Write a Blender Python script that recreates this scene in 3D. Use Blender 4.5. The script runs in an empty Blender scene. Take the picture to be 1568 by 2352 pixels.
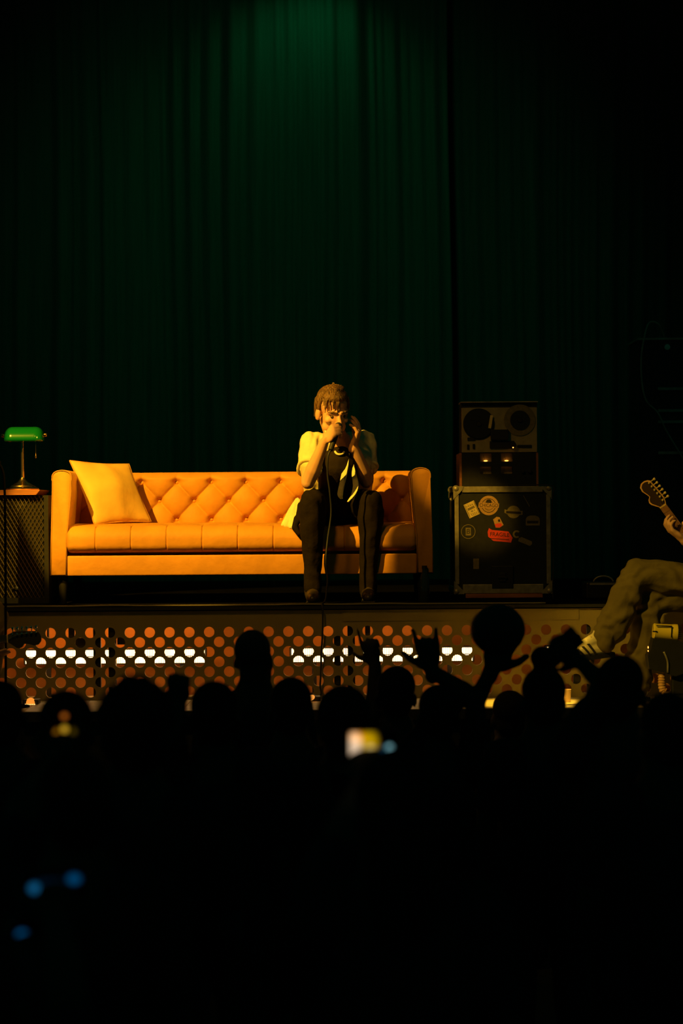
import bpy, bmesh, math, random
from mathutils import Vector, Matrix, Euler

# ------------------------------------------------------------------ camera, world, lights
SC = bpy.context.scene
COL = SC.collection
R = math.radians
PI = math.pi
F = 5600.0                 # focal length in pixels of the 1568x2352 frame
CY = -13.0                 # camera y
ZC = 2.07                  # camera height above the audience floor
ROLL = 0.0072
cr, sr = math.cos(ROLL), math.sin(ROLL)


def P(px, py, y):
    """world point seen at a frame position, at depth y"""
    t = y - CY
    u = (px - 784.0) / F
    v = (1176.0 - py) / F
    return Vector((t * (u * cr + v * sr), y, ZC + t * (-u * sr + v * cr)))


cam_d = bpy.data.cameras.new('camera')
cam = bpy.data.objects.new('camera', cam_d)
COL.objects.link(cam)
cam.matrix_world = Matrix(((cr, sr, 0, 0), (0, 0, -1, CY), (-sr, cr, 0, ZC), (0, 0, 0, 1)))
cam_d.sensor_fit = 'VERTICAL'
cam_d.sensor_height = 36.0
cam_d.sensor_width = 24.0
cam_d.lens = F / 2352.0 * 36.0
cam_d.dof.use_dof = True
cam_d.dof.focus_distance = 13.0
cam_d.dof.aperture_fstop = 2.0
SC.camera = cam

vs = SC.view_settings
vs.view_transform = 'Standard'
vs.look = 'None'
vs.gamma = 1.0
vs.use_curve_mapping = False
vs.exposure = 0.0

w = bpy.data.worlds.new('world')
SC.world = w
w.use_nodes = True
bg = w.node_tree.nodes['Background']
bg.inputs['Color'].default_value = (0.06, 0.85, 0.55, 1)
bg.inputs['Strength'].default_value = 0.014


def spot(name, loc, target, power, color, angle, blend, radius=0.1):
    d = bpy.data.lights.new(name, 'SPOT')
    d.energy = power
    d.color = color
    d.spot_size = R(angle)
    d.spot_blend = blend
    d.shadow_soft_size = radius
    o = bpy.data.objects.new(name, d)
    COL.objects.link(o)
    o.location = loc
    o.rotation_euler = (Vector(target) - Vector(loc)).to_track_quat('-Z', 'Y').to_euler()
    return o


AMBER = (1.0, 0.53, 0.035)
DECK = 1.586               # riser deck height
STAGE = 1.105              # stage floor height
# amber side spot on the sofa and the singer
spot('amber_spot', (-3.51, -4.06, 6.43), P(360, 960, 0.0), 3800, AMBER, 17.15, 0.03, 0.03)
# amber spot from the right on the left-hand guitarist, spilling onto the cabinet
spot('amber_spot_left', (1.5, -3.9, 5.0), (-1.92, 0.05, 2.08), 1100, AMBER, 12.0, 0.5, 0.05)
# yellow spot on the seated guitarist
spot('yellow_spot', (-1.2, -4.5, 4.3), (1.78, -0.8, 1.55), 430, (1.0, 0.60, 0.05), 19.0, 0.6, 0.06)
# yellow downlight on the stage floor in front of the riser
spot('apron_spot', (0.93, -1.0, 5.6), (0.93, -0.76, 1.1), 2200, (1.0, 0.58, 0.04), 8.4, 0.4, 0.06)
# added narrow amber spot, brightens the upper left of the flight case
spot('added_case_spot', (-1.6, -4.2, 5.2), P(1080, 1162, 0.25), 1000, AMBER, 4.6, 0.75, 0.03)
# dull orange wash along the riser front
spot('orange_wash', (-1.2, -3.4, 5.2), (-0.4, -0.4, 1.3), 92, (1.0, 0.48, 0.04), 62.0, 0.9, 0.2)
# green spot above the curtain, just out of the picture
spot('green_spot', (-0.24, 4.08, 6.05), (-0.30, 4.62, 3.6), 20, (0.02, 1.0, 0.30), 120.0, 1.0, 0.05)
# faint green wash from the lighting bar over the stage
spot('green_wash', (-0.5, -1.5, 6.6), (-0.4, 4.6, 3.7), 215, (0.05, 1.0, 0.38), 50.0, 1.0, 0.3)

# ------------------------------------------------------------------ materials


def mat(name, col, rough=0.6, metal=0.0, var=0.0, scale=20.0, bump=0.0, bscale=60.0, spec=0.5, stretch=None,
        sheen=0.0, coat=0.0):
    m = bpy.data.materials.new(name)
    m.use_nodes = True
    nt = m.node_tree
    b = nt.nodes['Principled BSDF']
    b.inputs['Base Color'].default_value = (*col, 1)
    b.inputs['Roughness'].default_value = rough
    b.inputs['Metallic'].default_value = metal
    b.inputs['Specular IOR Level'].default_value = spec
    if sheen:
        b.inputs['Sheen Weight'].default_value = sheen
    if coat:
        b.inputs['Coat Weight'].default_value = coat
    if var or bump:
        tc = nt.nodes.new('ShaderNodeTexCoord')
        mp = nt.nodes.new('ShaderNodeMapping')
        nt.links.new(tc.outputs['Object'], mp.inputs['Vector'])
        if stretch:
            mp.inputs['Scale'].default_value = stretch
    if var:
        n = nt.nodes.new('ShaderNodeTexNoise')
        n.inputs['Scale'].default_value = scale
        n.inputs['Detail'].default_value = 4
        nt.links.new(mp.outputs['Vector'], n.inputs['Vector'])
        r = nt.nodes.new('ShaderNodeValToRGB')
        r.color_ramp.elements[0].position = 0.3
        r.color_ramp.elements[1].position = 0.7
        r.color_ramp.elements[0].color = (*[c * (1 - var) for c in col], 1)
        r.color_ramp.elements[1].color = (*[min(1, c * (1 + var)) for c in col], 1)
        nt.links.new(n.outputs['Fac'], r.inputs['Fac'])
        nt.links.new(r.outputs['Color'], b.inputs['Base Color'])
    if bump:
        n2 = nt.nodes.new('ShaderNodeTexNoise')
        n2.inputs['Scale'].default_value = bscale
        n2.inputs['Detail'].default_value = 3
        nt.links.new(mp.outputs['Vector'], n2.inputs['Vector'])
        bp = nt.nodes.new('ShaderNodeBump')
        bp.inputs['Strength'].default_value = bump
        bp.inputs['Distance'].default_value = 0.02
        nt.links.new(n2.outputs['Fac'], bp.inputs['Height'])
        nt.links.new(bp.outputs['Normal'], b.inputs['Normal'])
    return m


def emat(name, col, strength):
    m = bpy.data.materials.new(name)
    m.use_nodes = True
    nt = m.node_tree
    nt.nodes.remove(nt.nodes['Principled BSDF'])
    e = nt.nodes.new('ShaderNodeEmission')
    e.inputs['Color'].default_value = (*col, 1)
    e.inputs['Strength'].default_value = strength
    nt.links.new(e.outputs[0], nt.nodes['Material Output'].inputs[0])
    return m


M = {}
M['curtain'] = mat('green_velour', (0.030, 0.036, 0.030), 0.95, var=0.15, scale=6, stretch=(14, 1, 0.3), spec=0.0)
M['leather'] = mat('camel_velvet', (0.60, 0.268, 0.032), 0.62, var=0.10, scale=9, bump=0.12, bscale=26, spec=0.3)
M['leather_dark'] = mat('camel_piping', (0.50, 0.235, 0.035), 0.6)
M['pillow'] = mat('pillow_velvet', (0.68, 0.42, 0.10), 0.6, var=0.10, scale=7, bump=0.2, bscale=14, spec=0.3)
M['black_wood'] = mat('black_wood', (0.012, 0.011, 0.010), 0.6)
M['black'] = mat('black_paint', (0.010, 0.010, 0.010), 0.55, var=0.2)
M['matte'] = mat('matte_black', (0.006, 0.006, 0.006), 0.95, spec=0.0)
M['deck'] = mat('black_deck', (0.004, 0.004, 0.004), 1.0, var=0.3, scale=8, spec=0.0)
M['panel'] = mat('brown_ply', (0.275, 0.220, 0.095), 0.75, var=0.08, scale=5, spec=0.2)
M['backing'] = mat('backing_board', (0.62, 0.27, 0.06), 0.8, spec=0.1)
M['stage'] = mat('stage_boards', (0.50, 0.42, 0.26), 0.5, var=0.25, scale=3, stretch=(0.5, 6, 1))
M['hall'] = mat('hall_floor', (0.010, 0.010, 0.010), 0.8, var=0.2)
M['wall'] = mat('black_wall', (0.02, 0.02, 0.02), 0.9)
M['brass'] = mat('brass', (0.75, 0.52, 0.22), 0.22, 1.0)
M['steel'] = mat('steel', (0.6, 0.58, 0.52), 0.32, 1.0)
M['alu'] = mat('dull_aluminium', (0.40, 0.36, 0.27), 0.5, 0.55, var=0.25, scale=30)
M['green_glass'] = mat('green_glass', (0.003, 0.12, 0.020), 0.16, coat=0.6)
M['wood'] = mat('stained_wood', (0.36, 0.13, 0.04), 0.5, var=0.3, scale=5, stretch=(1, 8, 8))
M['laminate'] = mat('black_laminate', (0.013, 0.014, 0.013), 0.5, var=0.3, scale=40)
M['mesh'] = mat('grille_wire', (0.10, 0.075, 0.035), 0.4, 0.3)
M['cloth_dark'] = mat('grille_cloth', (0.012, 0.012, 0.010), 0.9)
M['skin'] = mat('skin', (0.72, 0.40, 0.25), 0.5, var=0.06, scale=18, spec=0.3)
M['hair'] = mat('brown_hair', (0.15, 0.078, 0.025), 0.5, var=0.55, scale=60, stretch=(3, 1, 0.6), bump=0.8, bscale=55)
M['shirt'] = mat('pale_shirt', (0.74, 0.68, 0.38), 0.85, var=0.06, scale=25, bump=0.5, bscale=16, spec=0.1)
M['tee'] = mat('dark_tee', (0.020, 0.014, 0.008), 0.9, bump=0.3, bscale=20, spec=0.1)
M['trouser'] = mat('dark_trousers', (0.013, 0.009, 0.005), 0.9, bump=0.5, bscale=14, spec=0.08)
M['boot'] = mat('black_boot', (0.05, 0.035, 0.02), 0.35)
M['rubber'] = mat('black_rubber', (0.012, 0.012, 0.012), 0.6)
M['micmesh'] = mat('mic_mesh', (0.14, 0.13, 0.12), 0.4, 0.8)
M['khaki'] = mat('khaki_cotton', (0.165, 0.130, 0.045), 0.9, var=0.1, scale=10, bump=0.7, bscale=10, spec=0.1)
M['white_leather'] = mat('white_leather', (0.80, 0.70, 0.45), 0.45)
M['maple'] = mat('maple', (0.78, 0.44, 0.17), 0.35, coat=0.4)
M['rosewood'] = mat('rosewood', (0.30, 0.14, 0.06), 0.45)
M['rosewood_dark'] = mat('dark_veneer', (0.035, 0.018, 0.010), 0.4)
M['silver'] = mat('tuner_chrome', (0.85, 0.78, 0.6), 0.2, 1.0)
M['tuner'] = mat('tuner_painted_shine', (0.85, 0.66, 0.28), 0.25, 0.2)  # pale colour stands in for the shine of metal tuners
M['red_body'] = mat('guitar_lacquer', (0.20, 0.02, 0.015), 0.2, coat=0.8)
M['beige'] = mat('beige_plate', (0.40, 0.33, 0.17), 0.5, var=0.12, scale=30)
M['dial'] = mat('dial_face', (0.30, 0.24, 0.13), 0.7)
M['yellow_can'] = mat('yellow_enamel', (0.90, 0.70, 0.06), 0.35, 0.0, var=0.04)
M['paper'] = mat('cream_paper', (0.80, 0.62, 0.25), 0.7, var=0.15, scale=40)
M['paper_tan'] = mat('tan_paper', (0.55, 0.32, 0.12), 0.7, var=0.15, scale=60)
M['paper_dim'] = mat('olive_paper', (0.22, 0.18, 0.08), 0.8, var=0.2, scale=60)
M['paper_red'] = mat('red_paper', (0.80, 0.055, 0.02), 0.7, var=0.12, scale=50)
M['ink'] = mat('ink', (0.02, 0.015, 0.012), 0.8)
M['glass_dark'] = mat('dark_bottle', (0.02, 0.03, 0.015), 0.12, coat=0.5)
M['reel'] = mat('reel_tape', (0.02, 0.018, 0.014), 0.35)
M['crowd_skin_unlit'] = mat('crowd_skin_unlit', (0.06, 0.045, 0.035), 0.7, spec=0.1)  # skin coloured near black, the crowd's lack of light put into it
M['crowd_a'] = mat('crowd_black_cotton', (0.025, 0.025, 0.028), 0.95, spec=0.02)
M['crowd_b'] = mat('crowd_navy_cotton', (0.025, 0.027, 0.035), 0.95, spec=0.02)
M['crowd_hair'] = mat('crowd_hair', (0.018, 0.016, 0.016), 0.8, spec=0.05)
M['led'] = emat('led_warm', (1.0, 0.60, 0.25), 9.0)
M['tape'] = emat('added_amber_glow', (1.0, 0.36, 0.06), 21.0)  # added glow for the strips that brighten the backing board
M['added_glow_dim'] = emat('added_amber_glow_dim', (1.0, 0.36, 0.06), 12.0)
M['bulb'] = emat('bulb_amber', (1.0, 0.32, 0.05), 5.0)
M['bulb_small'] = emat('bulb_small', (1.0, 0.36, 0.05), 4.0)

# ------------------------------------------------------------------ mesh helpers


def vec(a):
    return Vector(a)


def frame_from(d):
    d = d.normalized()
    up = Vector((0, 0, 1)) if abs(d.z) < 0.95 else Vector((1, 0, 0))
    x = up.cross(d).normalized()
    y = d.cross(x).normalized()
    return x, y, d


class MB:
    def __init__(s):
        s.v = []
        s.f = []

    def add(s, verts, faces):
        n = len(s.v)
        s.v.extend([tuple(p) for p in verts])
        s.f.extend([tuple(i + n for i in f) for f in faces])
        return s

    def box(s, c, size, rot=None, bev=0.0, seg=2):
        if bev > 0:
            bm = bmesh.new()
            bmesh.ops.create_cube(bm, size=1.0)
            bmesh.ops.scale(bm, vec=Vector(size), verts=bm.verts)
            bmesh.ops.bevel(bm, geom=bm.edges[:] + bm.verts[:], offset=bev, segments=seg, profile=0.5, affect='EDGES')
            bm.verts.index_update()
            vs_ = [v.co.copy() for v in bm.verts]
            fs_ = [[v.index for v in f.verts] for f in bm.faces]
            bm.free()
        else:
            hx, hy, hz = size[0] / 2, size[1] / 2, size[2] / 2
            vs_ = [Vector((x, y, z)) for x in (-hx, hx) for y in (-hy, hy) for z in (-hz, hz)]
            fs_ = [(0, 1, 3, 2), (4, 6, 7, 5), (0, 4, 5, 1), (2, 3, 7, 6), (0, 2, 6, 4), (1, 5, 7, 3)]
        c = Vector(c)
        vs_ = [(rot @ v if rot else v) + c for v in vs_]
        return s.add(vs_, fs_)

    def box2(s, a, b, bev=0.0, seg=2):
        a, b = Vector(a), Vector(b)
        return s.box((a + b) / 2, [abs(q) for q in (b - a)], None, bev, seg)

    def tube(s, pts, rad, seg=8, caps=True):
        pts = [Vector(p) for p in pts]
        if not hasattr(rad, '__len__'):
            rad = [rad] * len(pts)
        vs_, fs_ = [], []
        px = None
        for i, p in enumerate(pts):
            d = (pts[min(i + 1, len(pts) - 1)] - pts[max(i - 1, 0)])
            if d.length < 1e-9:
                d = Vector((0, 0, 1))
            d.normalize()
            if px is None:
                x, y, _ = frame_from(d)
            else:
                x = (px - d * px.dot(d)).normalized()
                y = d.cross(x)
            px = x
            for k in range(seg):
                a = 2 * PI * k / seg
                vs_.append(p + (x * math.cos(a) + y * math.sin(a)) * rad[i])
        n = len(pts)
        for i in range(n - 1):
            for k in range(seg):
                k2 = (k + 1) % seg
                fs_.append((i * seg + k, i * seg + k2, (i + 1) * seg + k2, (i + 1) * seg + k))
        if caps:
            fs_.append(tuple(reversed(range(seg))))
            fs_.append(tuple((n - 1) * seg + k for k in range(seg)))
        return s.add(vs_, fs_)

    def lathe(s, prof, base=(0, 0, 0), axis=(0, 0, 1), seg=24):
        """prof: list of (radius, height) ; closed ends when radius 0"""
        x, y, d = frame_from(Vector(axis))
        base = Vector(base)
        vs_, fs_ = [], []
        for (r, h) in prof:
            for k in range(seg):
                a = 2 * PI * k / seg
                vs_.append(base + d * h + (x * math.cos(a) + y * math.sin(a)) * max(r, 1e-5))
        for i in range(len(prof) - 1):
            for k in range(seg):
                k2 = (k + 1) % seg
                fs_.append((i * seg + k, i * seg + k2, (i + 1) * seg + k2, (i + 1) * seg + k))
        fs_.append(tuple(reversed(range(seg))))
        fs_.append(tuple((len(prof) - 1) * seg + k for k in range(seg)))
        return s.add(vs_, fs_)

    def ell(s, c, r, rot=None, seg=16, rings=10):
        if not hasattr(r, '__len__'):
            r = (r, r, r)
        c = Vector(c)
        vs_ = [Vector((0, 0, -r[2]))]
        for i in range(1, rings):
            t = -PI / 2 + PI * i / rings
            for k in range(seg):
                a = 2 * PI * k / seg
                vs_.append(Vector((r[0] * math.cos(t) * math.cos(a), r[1] * math.cos(t) * math.sin(a), r[2] * math.sin(t))))
        vs_.append(Vector((0, 0, r[2])))
        fs_ = []
        for k in range(seg):
            k2 = (k + 1) % seg
            fs_.append((0, 1 + k2, 1 + k))
            for i in range(rings - 2):
                a = 1 + i * seg
                fs_.append((a + k, a + k2, a + seg + k2, a + seg + k))
            a = 1 + (rings - 2) * seg
            fs_.append((a + k, a + k2, len(vs_) - 1))
        vs_ = [(rot @ v if rot else v) + c for v in vs_]
        return s.add(vs_, fs_)

    def cap(s, p1, r1, p2, r2, seg=12):
        """capsule with two radii"""
        p1, p2 = Vector(p1), Vector(p2)
        d = p2 - p1
        if d.length < 1e-6:
            return s.ell(p1, max(r1, r2))
        d.normalize()
        pts, rad = [], []
        for a in (-85, -60, -30, 0):
            pts.append(p1 + d * r1 * math.sin(R(a)))
            rad.append(r1 * math.cos(R(a)))
        for a in (0, 30, 60, 85):
            pts.append(p2 + d * r2 * math.sin(R(a)))
            rad.append(r2 * math.cos(R(a)))
        return s.tube(pts, rad, seg)

    def chain(s, pts, rad, seg=12):
        for i in range(len(pts) - 1):
            s.cap(pts[i], rad[i], pts[i + 1], rad[i + 1], seg)
        return s

    def prism(s, poly, x, y, n, o, t):
        """poly of 2-D points in the frame (o; x, y), thickness t along n"""
        x, y, n, o = Vector(x), Vector(y), Vector(n), Vector(o)
        k = len(poly)
        vs_ = [o + x * a + y * b for a, b in poly] + [o + x * a + y * b + n * t for a, b in poly]
        fs_ = [tuple(range(k)), tuple(reversed(range(k, 2 * k)))]
        fs_ += [(i, i + k, (i + 1) % k + k, (i + 1) % k) for i in range(k)]
        return s.add(vs_, fs_)


ORG = {}


def org(o):
    return ORG.get(o.name, Vector((0, 0, 0))) if o else Vector((0, 0, 0))


def link(name, me, m, parent=None, origin=None):
    o = bpy.data.objects.new(name, me)
    COL.objects.link(o)
    if m is not None:
        me.materials.clear()
        me.materials.append(m)
    if parent:
        o.parent = parent
        ORG[o.name] = org(parent).copy()
    elif origin is not None:
        o.location = origin
        ORG[o.name] = Vector(origin)
    return o


def fix_normals(me):
    bm = bmesh.new()
    bm.from_mesh(me)
    bmesh.ops.recalc_face_normals(bm, faces=bm.faces)
    bm.to_mesh(me)
    bm.free()


def obj(name, mb, m, parent=None, smooth=None, origin=None, fix=True):
    """mb in world coordinates -> one mesh object"""
    off = org(parent) if parent else (Vector(origin) if origin is not None else Vector((0, 0, 0)))
    me = bpy.data.meshes.new(name)
    me.from_pydata([tuple(Vector(v) - off) for v in mb.v], [], mb.f)
    if fix:
        fix_normals(me)
    if smooth is not None:
        me.shade_smooth()
        if smooth < 180:
            me.set_sharp_from_angle(angle=R(smooth))
    return link(name, me, m, parent, origin)


def remesh(name, mb, m, parent=None, voxel=0.006, smooth=3, origin=None, fac=0.5, wr=None):
    off = org(parent) if parent else (Vector(origin) if origin is not None else Vector((0, 0, 0)))
    me = bpy.data.meshes.new(name + '_raw')
    me.from_pydata([tuple(Vector(v) - off) for v in mb.v], [], mb.f)
    fix_normals(me)
    t = bpy.data.objects.new(name + '_raw', me)
    COL.objects.link(t)
    md = t.modifiers.new('r', 'REMESH')
    md.mode = 'VOXEL'
    md.voxel_size = voxel
    if smooth:
        ms = t.modifiers.new('s', 'SMOOTH')
        ms.iterations = smooth
        ms.factor = fac
    dg = bpy.context.evaluated_depsgraph_get()
    res = bpy.data.meshes.new_from_object(t.evaluated_get(dg))
    res.name = name
    bpy.data.objects.remove(t)
    bpy.data.meshes.remove(me)
    if wr:
        nn = [v.normal.copy() for v in res.vertices]
        for v, nv in zip(res.vertices, nn):
            o_ = 0.0
            for (am, fr, di) in wr:
                q = v.co.x * di[0] + v.co.y * di[1] + v.co.z * di[2]
                o_ += am * math.sin(fr * q + 1.7 * math.sin(23 * v.co.x + 17 * v.co.z + fr) + 1.2 * math.sin(31 * v.co.z - 12 * v.co.x))
            v.co += nv * o_
    res.shade_smooth()
    return link(name, res, m, parent, origin)


def tag(o, label, cat, group=None, kind=None):
    if label:
        o['label'] = label
    if cat:
        o['category'] = cat
    if group:
        o['group'] = group
    if kind:
        o['kind'] = kind
    return o


def thing(name, loc, label, cat, group=None):
    o = bpy.data.objects.new(name, None)
    o.empty_display_size = 0.1
    COL.objects.link(o)
    o.location = loc
    ORG[o.name] = Vector(loc)
    return tag(o, label, cat, group)


def text_mb(s, size, o, x, y, n, t=0.0006, width=None):
    """lettering as flat extruded mesh, centred at o in the frame x, y"""
    c = bpy.data.curves.new('t', 'FONT')
    c.body = s
    c.size = 1.0
    c.align_x = 'CENTER'
    c.align_y = 'CENTER'
    ob = bpy.data.objects.new('t', c)
    COL.objects.link(ob)
    dg = bpy.context.evaluated_depsgraph_get()
    me = bpy.data.meshes.new_from_object(ob.evaluated_get(dg))
    bpy.data.objects.remove(ob)
    xs = [v.co.x for v in me.vertices]
    k = size if width is None else width / (max(xs) - min(xs))
    mb = MB()
    x, y, n, o = Vector(x), Vector(y), Vector(n), Vector(o)
    mb.add([o + x * v.co.x * k + y * v.co.y * size + n * t for v in me.vertices],
           [tuple(p.vertices) for p in me.polygons])
    bpy.data.meshes.remove(me)
    return mb


def catmull(pts, n=8):
    pts = [Vector(p) for p in pts]
    q = [pts[0] * 2 - pts[1]] + pts + [pts[-1] * 2 - pts[-2]]
    out = []
    for i in range(1, len(q) - 2):
        for k in range(n):
            t = k / n
            a, b, c, d = q[i - 1], q[i], q[i + 1], q[i + 2]
            out.append(0.5 * ((2 * b) + (c - a) * t + (2 * a - 5 * b + 4 * c - d) * t * t + (3 * b - a - 3 * c + d) * t ** 3))
    out.append(pts[-1])
    return out


def sstep(a, b, x):
    t = max(0, min(1, (x - a) / (b - a)))
    return t * t * (3 - 2 * t)


random.seed(7)
X, Y, Z = Vector((1, 0, 0)), Vector((0, 1, 0)), Vector((0, 0, 1))
NY = Vector((0, -1, 0))

# ------------------------------------------------------------------ the setting
b = MB().box2((-9, -16, -0.1), (9, 6, 0.0))
tag(obj('floor', b, M['hall']), 'dark hall floor under the crowd', None, kind='structure')
b = MB().box2((-7, 5.5, 0), (7, 5.7, 7.5))
tag(obj('wall_back', b, M['wall']), 'black wall behind the stage curtain', None, kind='structure')
st = thing('stage', (0, 1.2, 0), None, None)
st['kind'] = 'structure'
st['label'] = 'pale stage floor in front of the riser'
nb = 46
for i in range(nb):
    x0 = -6 + 12 * i / nb
    bb = MB().box2((x0 + 0.0015, -1.08, STAGE - 0.03), (x0 + 12 / nb - 0.0015, 5.45, STAGE))
    obj('plank', bb, M['stage'], st)
obj('stage_front', MB().box2((-6, -1.06, 0), (6, -1.02, STAGE - 0.031)), M['black'], st)
obj('stage_edge', MB().box2((-6, -1.10, STAGE - 0.05), (6, -1.0805, STAGE - 0.001)), M['black'], st)


# ------------------------------------------------------------------ curtains
def curtain(name, x0, x1, yb, label, seed):
    rnd = random.Random(seed)
    n = int((x1 - x0) / 0.012)
    folds, x = [], x0
    while x < x1:
        wd = rnd.choice((0.05, 0.07, 0.09, 0.13, 0.2))* rnd.uniform(0.8, 1.25)
        folds.append((x, wd, wd * rnd.uniform(0.10, 0.38)))
        x += wd
    zs = [STAGE + 0.02 + (7.0 - STAGE) * k / 22 for k in range(23)]
    mb = MB()
    vs_, fs_ = [], []
    ph = [rnd.uniform(0, 6) for _ in range(4)]
    for j, z in enumerate(zs):
        for i in range(n + 1):
            xx = x0 + (x1 - x0) * i / n
            for (fx, wd, am) in folds:
                if fx <= xx <= fx + wd:
                    t = (xx - fx) / wd
                    dy = -am * (0.5 - 0.5 * math.cos(2 * PI * t)) ** 0.8
                    break
            dy += 0.05 * math.sin(xx * 2.1 + ph[0]) + 0.02 * math.sin(xx * 7.3 + ph[1] + 0.1 * z)
            dx = 0.012 * math.sin(z * 1.3 + xx * 3 + ph[2])
            vs_.append((xx + dx, yb + dy, z))
    for j in range(len(zs) - 1):
        for i in range(n):
            a = j * (n + 1) + i
            fs_.append((a, a + 1, a + n + 2, a + n + 1))
    mb.add(vs_, fs_)
    o = obj(name, mb, M['curtain'], smooth=180, fix=False)
    sd = o.modifiers.new('thick', 'SOLIDIFY')
    sd.thickness = 0.008
    tag(o, label, 'curtain')
    return o


curtain('stage_curtain', -5.0, 0.79, 4.55, 'tall dark pleated curtain behind the sofa, lit green from above', 3)
curtain('stage_curtain', 0.69, 5.0, 4.78, 'tall dark pleated curtain on the right behind the tape recorder', 8)

# ------------------------------------------------------------------ riser
YF = -0.40                               # front of the riser
ri = thing('stage_riser', (0, 0.8, STAGE), 'black-decked riser with brown hole-patterned front panels, carrying the sofa', 'riser')
obj('deck', MB().box2((-3.4, YF - 0.015, DECK - 0.022), (3.4, 4.35, DECK)), M['deck'], ri)
a_ = 0.0509 * 1.006
rz0 = P(784, 1449.5, YF).z               # first hole row
rx0 = P(116, 1452, YF).x
rows = 7
hole_r = 0.0272
board_x = [-3.4, -2.444, -1.222, 0.0, 1.222, 2.444, 3.4]
boards = [MB() for _ in range(6)]
T = 0.015


def which(x):
    for k in range(5, -1, -1):
        if x >= board_x[k] - 1e-6:
            return k
    return 0


ncol = int(3.4 / a_) + 40
for j in range(-1, rows + 1):
    z = rz0 - j * a_
    for i in range(-80, 110):
        if (i + j) % 2:
            continue
        x = rx0 + i * a_
        if x < -3.35 or x > 3.35:
            continue
        if j == -1:
            boards[which(x)].prism([(-a_, 0), (0, -a_), (a_, 0)], X, Z, Y, (x, YF, z), T)
            continue
        if j == rows:
            boards[which(x)].prism([(-a_, 0), (a_, 0), (0, a_)], X, Z, Y, (x, YF, z), T)
            continue
        mb = boards[which(x)]
        N = 20
        inner, outer = [], []
        for k in range(N):
            an = 2 * PI * k / N
            c_, s_ = math.cos(an), math.sin(an)
            inner.append((hole_r * c_, hole_r * s_))
            q = a_ / (abs(c_) + abs(s_))
            outer.append((q * c_, q * s_))
        vs_ = [(x + p[0], YF, z + p[1]) for p in inner] + [(x + p[0], YF, z + p[1]) for p in outer]
        vs_ += [(p[0], p[1] + T, p[2]) for p in vs_]
        fs_ = []
        for k in range(N):
            k2 = (k + 1) % N
            fs_.append((k, k2, N + k2, N + k))
            fs_.append((2 * N + k2, 2 * N + k, 3 * N + k, 3 * N + k2))
            fs_.append((k2, k, 2 * N + k, 2 * N + k2))
        mb.add(vs_, fs_)
z_top = rz0 + a_
z_bot = rz0 - rows * a_
for k in range(6):
    xa, xb = board_x[k], board_x[k + 1]
    yy = YF - (0.004 if k == 3 else 0.0)
    boards[k].box2((xa, yy, z_top), (xb, YF + T, DECK - 0.0225))
    if z_bot > STAGE + 0.002:
        boards[k].box2((xa + 0.001, YF, STAGE), (xb - 0.001, YF + T, z_bot))
    obj('front_panel', boards[k], M['panel'], ri, fix=False)
obj('back_board', MB().box2((-3.4, -0.05, STAGE), (3.4, -0.03, DECK - 0.023)), M['backing'], ri)
for (pa, pb) in [(215, 232), (250, 267), (767, 782), (798, 815), (1316, 1331), (1347, 1363), (-40, -22), (-331, -315)]:
    xa, xb = P(pa, 1500, YF + 0.04).x, P(pb, 1500, YF + 0.04).x
    obj('leg', MB().box2((xa, YF + 0.02, STAGE), (xb, YF + 0.02 + (xb - xa), DECK - 0.023)), M['black'], ri)
# short hangers and braces behind the top row of holes
for (xa, xb, ya, yb_) in [(109, 113, 1440, 1470), (158, 172, 1438, 1470), (172, 198, 1465, 1488), (838, 850, 1438, 1462),
                         (270, 290, 1460, 1480)]:
    pa, pb = P(xa, ya, YF + 0.05), P(xb, yb_, YF + 0.05)
    obj('bracket', MB().box2((pa.x, YF + 0.03, pb.z), (pb.x, YF + 0.055, DECK - 0.023 if ya < 1445 else pa.z)), M['black'], ri)
# edge nosing
obj('deck_edge', MB().box2((-3.4, YF - 0.022, DECK - 0.016), (3.4, YF - 0.0155, DECK - 0.0002)), M['black'], ri)


# ------------------------------------------------------------------ light bars behind the riser front
def light_bar(pa, pb, label, glow='tape'):
    yb = -0.16
    A, B = P(pa, 1509.0, yb), P(pb, 1509.0, yb)
    zc = A.z
    x0, x1 = A.x, B.x
    zc = P(784, 1504.6, yb).z
    t = thing('light_bar', ((x0 + x1) / 2, yb, STAGE), label, 'light bar', 'amber light bars inside the riser')
    obj('housing', MB().box2((x0 - 0.01, yb + 0.012, zc - 0.042), (x1 + 0.01, yb + 0.05, zc + 0.042), 0.004), M['black'], t)
    for fx in ((x0 + 0.12, x1 - 0.12) if x1 - x0 > 0.4 else ((x0 + x1) / 2,)):
        obj('foot', MB().box2((fx - 0.03, yb + 0.0, STAGE), (fx + 0.03, yb + 0.06, STAGE + 0.012)).box2(
            (fx - 0.012, yb + 0.02, STAGE + 0.01), (fx + 0.012, yb + 0.04, zc - 0.04)), M['black'], t)
    if glow:
        obj('added_glow_strip', MB().box2((x0, -0.30, DECK - 0.036), (x1 - (0.3 if glow == 'added_glow_dim' else 0), -0.27, DECK - 0.0235)), M[glow], t)  # added glowing strip, hidden above the holes, brightens the backing board
    mb = MB()
    n = int((x1 - x0) / 0.0094)
    for k in range(n):
        x = x0 + (k + 0.5) * (x1 - x0) / n
        for zz in (zc + 0.0185, zc - 0.0185):
            mb.box2((x - 0.0029, yb, zz - 0.0158), (x + 0.0029, yb + 0.0125, zz + 0.0158))
    o = obj('led_cells', mb, M['led'], t, fix=False)
    o['kind'] = 'stuff'
    o['label'] = 'glowing amber led cells'
    return t


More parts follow.
